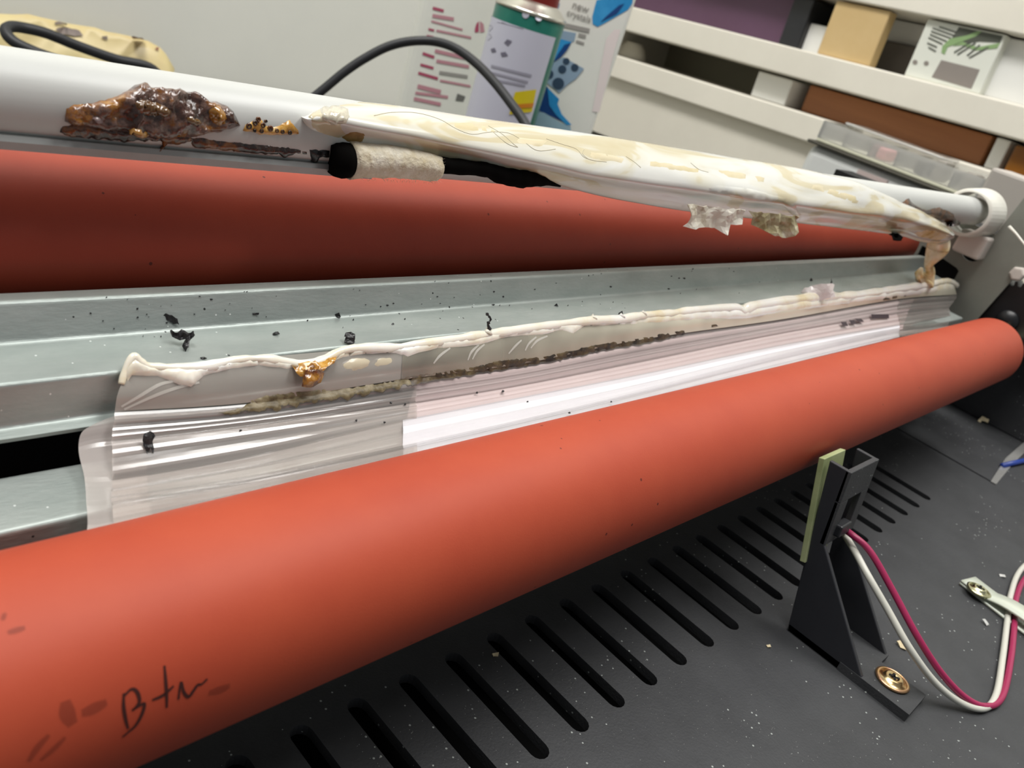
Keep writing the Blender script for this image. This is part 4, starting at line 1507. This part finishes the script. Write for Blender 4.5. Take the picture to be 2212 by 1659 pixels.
for p in ((495, 165), (640, 200)):
    loc, nor = hit(zc(p), bvh_of(bpy.data.objects[[c for c in can.children if c.name.startswith('body')][0].name]), 560)
    b = MB(); b.lathe(loc, nor, [(0, 2.4), (.3, 2.2)], 16); b.build('print_dot', M['lav'], can)

# blue and white pouch box
yaw = 0.0
UB = V(UH.x * math.cos(yaw) - UH.y * math.sin(yaw), UH.x * math.sin(yaw) + UH.y * math.cos(yaw), 0)
NB = V(NH.x * math.cos(yaw) - NH.y * math.sin(yaw), NH.x * math.sin(yaw) + NH.y * math.cos(yaw), 0)
BP = at_depth((1240, 150), 640)
bl_, brr = on_plane((1140, 130), BP, NB), on_plane((1316, 170), BP, NB)
a0, a1 = (bl_ - BP).dot(UB), (brr - BP).dot(UB)
M['pack'] = mat('white_pack', 'ecece4', .35, var='e4e5dd', vscale=15)
M['packside'] = mat('pack_side', 'ece0dd', .4)
M['blue'] = mat('print_blue', '1f86c4', .4, var='3f9fd8', vscale=50)
M['navy'] = mat('print_navy', '16427f', .4)
M['paleblue'] = mat('print_pale_blue', '9dbccb', .4)
M['steelblue'] = mat('print_steel_blue', '8fa6bb', .4)
M['circ'] = mat('print_slate', '33475c', .4)
pk = thing('supply_box', V(BP.x, BP.y, TZ), 'white box with blue swooshes standing right of the spray can', 'box')
b = MB(); b.obox(BP, UB, UPZ, NB, a0, a1, TZ - BP.z, 110 - BP.z, -60, 0)
bevel(b.build('carton', M['pack'], pk), 2.5, 3)
P_, N_ = BP, NB
flat_poly('side_fold', [zc(p) for p in ((1560, 330), (1490, 330), (1400, 430), (1240, 1250), (1320, 1260), (1480, 600))], P_, N_, M['packside'], pk, .25)
flat_poly('print_swoosh', [zc(p) for p in ((1290, 0), (1700, -60), (1690, 40), (1640, 110), (1500, 190), (1380, 260), (1300, 300), (1245, 270), (1240, 190), (1260, 110))], P_, N_, M['blue'], pk)
flat_poly('print_swoosh', [zc(p) for p in ((1540, 60), (1600, 40), (1520, 150), (1330, 250), (1400, 180))], P_, N_, M['navy'], pk, .6)
flat_poly('print_band', [zc(p) for p in ((850, 330), (1060, 370), (1040, 460), (990, 480), (820, 430))], P_, N_, M['steelblue'], pk)
flat_poly('print_swoosh', [zc(p) for p in ((800, 420), (900, 440), (1010, 470), (960, 560), (890, 640), (800, 700), (720, 740))], P_, N_, M['blue'], pk, .5)
flat_poly('print_swoosh', [zc(p) for p in ((1000, 480), (960, 560), (890, 640), (800, 700), (860, 600), (930, 500))], P_, N_, M['navy'], pk, .7)
flat_poly('print_device', [zc(p) for p in ((920, 640), (1150, 770), (1060, 880), (960, 950), (870, 1040), (670, 880), (720, 750))], P_, N_, M['steelblue'], pk, .5)
for cx_, cy_, r_ in ((950, 685, 38), (1045, 755, 42), (905, 775, 46), (755, 830, 52), (860, 935, 66)):
    flat_poly('print_disc', [zc((cx_ + r_ * math.cos(2 * math.pi * k / 18), cy_ + r_ * math.sin(2 * math.pi * k / 18))) for k in range(18)], P_, N_, M['circ'], pk, .8)
flat_poly('print_swoosh', [zc(p) for p in ((690, 920), (760, 1000), (800, 1100), (830, 1240), (950, 1390), (800, 1310), (620, 1230), (640, 1080))], P_, N_, M['navy'], pk)
flat_poly('print_swoosh', [zc(p) for p in ((740, 980), (870, 1110), (850, 1160), (900, 1280), (1010, 1400), (950, 1400), (830, 1280), (760, 1180))], P_, N_, M['blue'], pk, .6)
flat_poly('print_band', [zc(p) for p in ((560, 1240), (700, 1260), (900, 1380), (1000, 1420), (1000, 1500), (540, 1440))], P_, N_, M['paleblue'], pk, .45)
for a, c, w_ in (((880, 270), (1210, 345), 50), ((1085, 390), (1170, 410), 40), ((1060, 460), (1150, 490), 28)):
    line_strip('print_line', zc(a), zc(c), w_ * .193, P_, N_, M['greyprint'], pk)
flat_poly('print_chip', [zc(p) for p in ((810, 20), (880, 40), (850, 140), (780, 110))], P_, N_, M['steelblue'], pk)


def text(body, px, size, P0, U, N, m_, parent, name='print_text'):
    cu = bpy.data.curves.new(name, 'FONT')
    cu.body = body
    cu.size = size * .001
    cu.align_x = 'CENTER'
    cu.extrude = .0001
    tmp = bpy.data.objects.new(name, cu)
    C.objects.link(tmp)
    me = bpy.data.meshes.new_from_object(tmp.evaluated_get(bpy.context.evaluated_depsgraph_get()))
    bpy.data.objects.remove(tmp)
    P = on_plane(px, P0 + N * .5, N)
    up = N.cross(U) if N.cross(U).z > 0 else -N.cross(U)
    vs = [P + U * v.co.x * 1000 + up * v.co.y * 1000 + N * v.co.z * 1000 for v in me.vertices]
    fs = [tuple(p.vertices) for p in me.polygons]
    bpy.data.meshes.remove(me)
    return mesh_obj(name, vs, fs, m_, parent)


text('new', (1252, 22), 7.5, P_, UB, N_, M['greyprint'], pk)
text('crystals', (1249, 40), 6.2, P_, UB, N_, M['greyprint'], pk)

# ================================================================== SHELF UNIT AT RIGHT
SU = V(.08, .9957, -.0474).normalized()      # along the shelf, away from the camera's right
SN = SU.cross(UPZ).normalized()              # into the unit (+X)
if SN.x < 0:
    SN = -SN
SW = SN.cross(SU).normalized()
if SW.z < 0:
    SW = -SW
S0 = V(950, 700, 0)
M['shelfw'] = mat('shelf_white', 'ece7da', .45, var='e4dfd2', vscale=8)
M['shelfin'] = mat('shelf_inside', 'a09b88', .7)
M['dark'] = mat('dark_olive', '47443a', .7)  # plain dark olive of the case rim and the small cap


def sl_(p, depth=0):
    """image point on the shelf's front plane (or a plane `depth` mm behind it) -> (u, w)"""
    q = on_plane(p, S0 + SN * depth, SN) - S0
    return q.dot(SU), q.dot(SW)


def sbox(mb, u0, u1, w0, w1, n0, n1):
    mb.obox(S0, SU, SW, SN, u0, u1, w0, w1, n0, n1)


shelf = thing('shelf_unit', V(1050, 500, TZ), 'white open shelf unit standing on the table at the right', 'shelf')
mt0, mt1 = sl_((1370, 14)), sl_((2200, 227))
mb0, mb1 = sl_((1370, 70)), sl_((2200, 304))
lt0, lt1 = sl_((1340, 117)), sl_((1740, 250))
lb0, lb1 = sl_((1335, 163)), sl_((1740, 315))
tb0, tb1 = sl_((1800, 0)), sl_((2205, 68))
U0, U1 = sl_((2212, 300))[0] - 150, mt0[0] + 60
wm_t = (mt0[1] + mt1[1]) / 2
wm_b = (mb0[1] + mb1[1]) / 2
wl_t = (lt0[1] + lt1[1]) / 2
wl_b = (lb0[1] + lb1[1]) / 2
wt_b = (tb0[1] + tb1[1]) / 2
DEP = 170
for nm, w0, w1 in (('top_board', wt_b, wt_b + 30), ('middle_board', wm_b, wm_t), ('lower_board', wl_b, wl_t)):
    b = MB(); sbox(b, U0, U1, w0, w1, 0, DEP); bevel(b.build(nm, M['shelfw'], shelf), 2, 3)
wbot = wl_b - 75
b = MB(); sbox(b, U0, U1, wbot, wl_b, 14, DEP); b.build('lower_panel', M['shelfw'], shelf)
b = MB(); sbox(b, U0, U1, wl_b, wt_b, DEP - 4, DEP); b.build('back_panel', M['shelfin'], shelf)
for u in (U0 - 14, U1):
    b = MB(); sbox(b, u, u + 14, wbot, wt_b + 30, 0, DEP); b.build('side_panel', M['shelfw'], shelf)
for u in (U0, U1 - 20):
    q = S0 + SU * u + SN * 20
    b = MB(); zlow = (S0 + SU * u + SW * wbot).z
    b.box(q.x, q.x + 120, q.y, q.y + 20, TZ, zlow + 2); b.build('foot', M['shelfw'], shelf)


def item(name, px0, px1, w0, w1, n0, n1, m_, label, cat, group=None, bev=1.5, parts=None):
    """a box standing on a shelf: px0/px1 give its left/right edge on the plane n0 behind the front"""
    ua, ub = sl_(px0, n0)[0], sl_(px1, n0)[0]
    b = MB(); sbox(b, min(ua, ub), max(ua, ub), w0, w1, n0, n1)
    return tag(bevel(b.build(name, m_), bev), label, cat, group)


e = .3
M['purple'] = mat('purple_box', '5c3f55', .5, var='644660', vscale=6)
M['tan'] = mat('tan_card', 'd8bb88', .6, var='cfb07a', vscale=12)
M['brown'] = mat('brown_wood', 'a96e42', .5, var='9c633b', vscale=20, stretch=(1, .2, 4))
M['darkbrown'] = mat('dark_brown', '6d3a12', .5)
M['amberj'] = mat('amber_jar', '7d4a0c', .3, var='8f5a12', vscale=20)
M['whitebox'] = mat('white_carton', 'f0f0ec', .5)
M['greybox'] = mat('grey_carton_front', '6b645c', .6, var='746d66', vscale=10)
# upper bay (between middle and top boards)
item('storage_box', (1350, 0), (1702, 60), wm_t + e, wt_b - 3, 30, 150, M['purple'], 'dark purple storage box on the middle shelf', 'box')
item('black_folder', (1700, 40), (1738, 60), wm_t + e, wt_b - 4, 20, 150, M['blackplastic'], 'black folder standing right of the purple box', 'folder')
item('white_carton', (1722, 90), (1772, 100), wm_t + e, wm_t + 30, 30, 120, M['whitebox'], 'small white carton between black folder and tan card box', 'carton')
item('card_box', (1785, 60), (1898, 90), wm_t + e, wt_b - 1.5, 6, 22, M['tan'], 'tan cardboard box on the middle shelf', 'box')
gb = item('grey_carton', (1905, 110), (1985, 120), wm_t + e, wm_t + 32, 60, 150, M['greybox'], 'low dark grey carton between the tan box and the leaf patterned box', 'carton')
item('cream_strip_box', (1895, 60), (1998, 90), wm_t + 33, wm_t + 55, 70, 150, M['whitebox'], 'cream carton lying on the low grey carton', 'carton')
ub = item('white_carton', (2150, 140), (2260, 170), wm_t + e, wt_b - 2, 20, 150, M['whitebox'], 'tall white carton at the right end of the middle shelf', 'carton')
item('brown_tin', (2108, 170), (2140, 180), wm_t + e, wt_b - 10, 62, 140, M['darkbrown'], 'dark brown tin half hidden behind the leaf patterned box', 'tin')
# leaf patterned box
lf = thing('leaf_box', S0 + SU * 0 + SW * wm_t, 'white box printed with grey and green leaves on the middle shelf', 'box')
n0 = 8
ua, ub_ = sl_((1975, 110), n0)[0], sl_((2140, 150), n0)[0]
b = MB(); sbox(b, min(ua, ub_), max(ua, ub_), wm_t + e, wt_b - 1.5, n0, 50)
bevel(b.build('carton', mat('leaf_box_card', 'e6e8de', .5), lf), 1.2)
LP, LN = S0 + SN * n0, -SN
M['leafgreen'] = mat('leaf_green', '8fae78', .5)
M['leafdark'] = mat('leaf_dark', '55584f', .5)
M['leafgrey'] = mat('leaf_grey', '908882', .5)


def zd(p):
    return (1700 + p[0] * 512 / 2212, p[1] * 512 / 2212)


for px, m_, lf_ in (([(1620, 220), (2030, 300), (1990, 400), (1800, 390), (1560, 420), (1540, 350)], 'leafdark', .3),
                    ([(1440, 560), (1800, 650), (1720, 830), (1350, 720)], 'leafgrey', .3),
                    ([(1450, 430), (1520, 360), (1680, 330), (1800, 250), (1830, 270), (1760, 340), (1600, 400), (1500, 440), (1470, 510), (1440, 490)], 'leafgreen', .5),
                    ([(1540, 430), (1640, 390), (1780, 440), (1990, 400), (1960, 450), (1760, 470), (1640, 420)], 'leafgreen', .6)):
    flat_poly('print_leaf', [zd(p) for p in px], LP, LN, M[m_], lf, lf_, (S0, SW, wt_b - 3))
for a, c in (((1360, 260), (1560, 330)), ((1345, 290), (1530, 355)), ((1335, 320), (1490, 385)), ((1320, 350), (1450, 410)), ((1310, 400), (1400, 440)), ((1320, 440), (1390, 480)),
             ((1560, 490), (1720, 390)), ((1590, 510), (1760, 400)), ((1680, 520), (1800, 420)), ((1700, 540), (1880, 440)), ((1420, 250), (1580, 300))):
    line_strip('print_stripe', zd(a), zd(c), 3.2, LP, LN, M['leafdark'], lf, .7, (S0, SW, wt_b - 3))
for p in ((1195, 580), (1300, 590)):
    flat_poly('print_dot', [zd((p[0] + 24 * math.cos(2 * math.pi * k / 10), p[1] + 22 * math.sin(2 * math.pi * k / 10))) for k in range(10)], LP, LN, M['leafgrey'], lf, .5)
# lower bay
item('white_carton', (1628, 185), (1702, 205), wl_t + e, wm_b - 3, 25, 130, M['whitebox'], 'white carton left of the brown board on the lower shelf', 'carton')
item('brown_board', (1728, 240), (2128, 330), wl_t + e, wm_b - 2, 40, 70, M['brown'], 'wide brown wooden board standing on the lower shelf', 'board')
item('white_carton', (2138, 330), (2168, 340), wl_t + e, wm_b - 2, 30, 120, M['whitebox'], 'narrow white carton right of the wide brown board', 'carton')
item('amber_jar_box', (2176, 350), (2250, 370), wl_t + e, wm_b - 4, 20, 120, M['amberj'], 'amber brown box at the right end of the lower shelf', 'box')
bagp = thing('white_bag', S0 + SW * wl_t, 'crumpled pale bag inside the dark lower bay behind the white box', 'bag')
q = S0 + SU * sl_((1365, 110), 70)[0] + SW * (wl_t + 8) + SN * 70
b = MB()
sts_ = []
for k in range(7):
    t = k / 6
    sts_.append([q + SU * (math.cos(a) * 26 * (1 - .5 * t * t) + 3 * noise.noise(V(k, a, 0))) + SN * (math.sin(a) * 20 * (1 - .5 * t)) + SW * (t * 20 - 7.5) for a in [2 * math.pi * j / 12 for j in range(12)]])
vs, fs = loft(sts_, 2, 2, closed=True)
mesh_obj('bag', vs, fs, M['shelfw'], bagp, True)

# white rounded appliance cover and the clear organiser in front of the shelf
M['cover'] = mat('pale_cover', 'e0e2e0', .4, var='d9dbd8', vscale=10)
M['taupe'] = mat('taupe_panel', 'c7b6b2', .5)
CPp = at((1850, 390), 0, 700)
cov = thing('pale_case', V(720, 260, TZ), 'pale rounded equipment case under the clear organizer box', 'case')
pa = [at(p, 0, 690) for p in ((1722, 366), (1740, 345), (1830, 350), (1990, 392), (2010, 460), (1720, 420))]
yy = [p.y for p in pa]; zz = [p.z for p in pa]
ya, yb = min(yy), max(yy)
zt_ = max(zz)
b = MB(); b.box(690, 790, ya - 60, yb, TZ, zt_ - 2)
bevel(b.build('case_body', M['cover'], cov), 9, 4)
b = MB(); b.box(686, 792, ya - 60, yb + 1, zt_ - 2.5, zt_)
bevel(b.build('case_rim', M['dark'], cov), 1.5, 2)
pq = [at(p, 0, 688) for p in ((1850, 375), (1915, 388), (1912, 402), (1845, 396))]
b = MB(); b.box(687.5, 690.5, min(p.y for p in pq), max(p.y for p in pq), zt_ - 32, zt_ - 8); b.build('case_panel', M['taupe'], cov)

org = thing('organizer_box', V(740, 240, zt_), 'clear plastic organizer box with small compartments on the pale case', 'organizer')
oa, ob = at((1752, 330), 0, 690), at((2125, 400), 0, 690)
y1, y0 = oa.y, ob.y
h = 17
b = MB(); b.box(688, 768, y0, y1, zt_ + .3, zt_ + 3.2); bevel(b.build('tray_floor', mat('organizer_floor', 'dcdbc4', .4), org), 1)
M['orgw'] = M['clearbox']
b = MB()
b.box(688, 690, y0, y1, zt_ + 3.2, zt_ + h); b.box(766, 768, y0, y1, zt_ + 3.2, zt_ + h)
b.box(690, 766, y0, y0 + 2, zt_ + 3.2, zt_ + h); b.box(690, 766, y1 - 2, y1, zt_ + 3.2, zt_ + h)
b.build('tray_wall', M['orgw'], org)
for k in range(1, 6):
    y = y0 + (y1 - y0) * k / 6
    b = MB(); b.box(690.2, 765.8, y - .7, y + .7, zt_ + 3.2, zt_ + h - 2); b.build('divider', M['orgw'], org)
b = MB(); b.box(730, 770, y0 + (y1 - y0) * .35, y1 + 1, zt_ + h + .2, zt_ + h + 2.5); bevel(b.build('lid', M['orgw'], org), .8)
M['pinkbit'] = mat('pink_bit', 'e09a9a', .5)
M['greybit'] = mat('grey_bit', '8a857c', .5)
cw = (y1 - y0) / 6
for fr_, m_, lab, cat, hh in ((3.55, 'pinkbit', 'small pink eraser inside the clear organizer box', 'eraser', 9), (.45, 'greybit', 'grey clip heap in the rightmost organizer compartment', 'clip', 14),
                         (1.5, 'greybit', 'grey rubber plug in the second organizer compartment from right', 'plug', 15), (2.1, 'dark', 'dark cap in the third organizer compartment from right', 'cap', 10)):
    y = y0 + cw * fr_
    b = MB(); b.box(700, 722, y, y + cw * .38, zt_ + 3.4, zt_ + 3.4 + hh)
    tag(bevel(b.build(cat if cat != 'clip' else 'clip_block', M[m_]), 2, 3), lab, cat)
# pale block in front of the shelf at the right edge
pz = at((2150, 420), 0, 620)
b = MB(); b.box(600, 640, 120, at((2122, 400), 0, 600).y, TZ, at((2160, 366), 0, 600).z)
M['beige'] = mat('beige_carton_card', 'b3aca4', .6)
tag(bevel(b.build('beige_carton', M['beige']), 2), 'pale beige carton right of the ring clamp behind the laminator', 'carton')
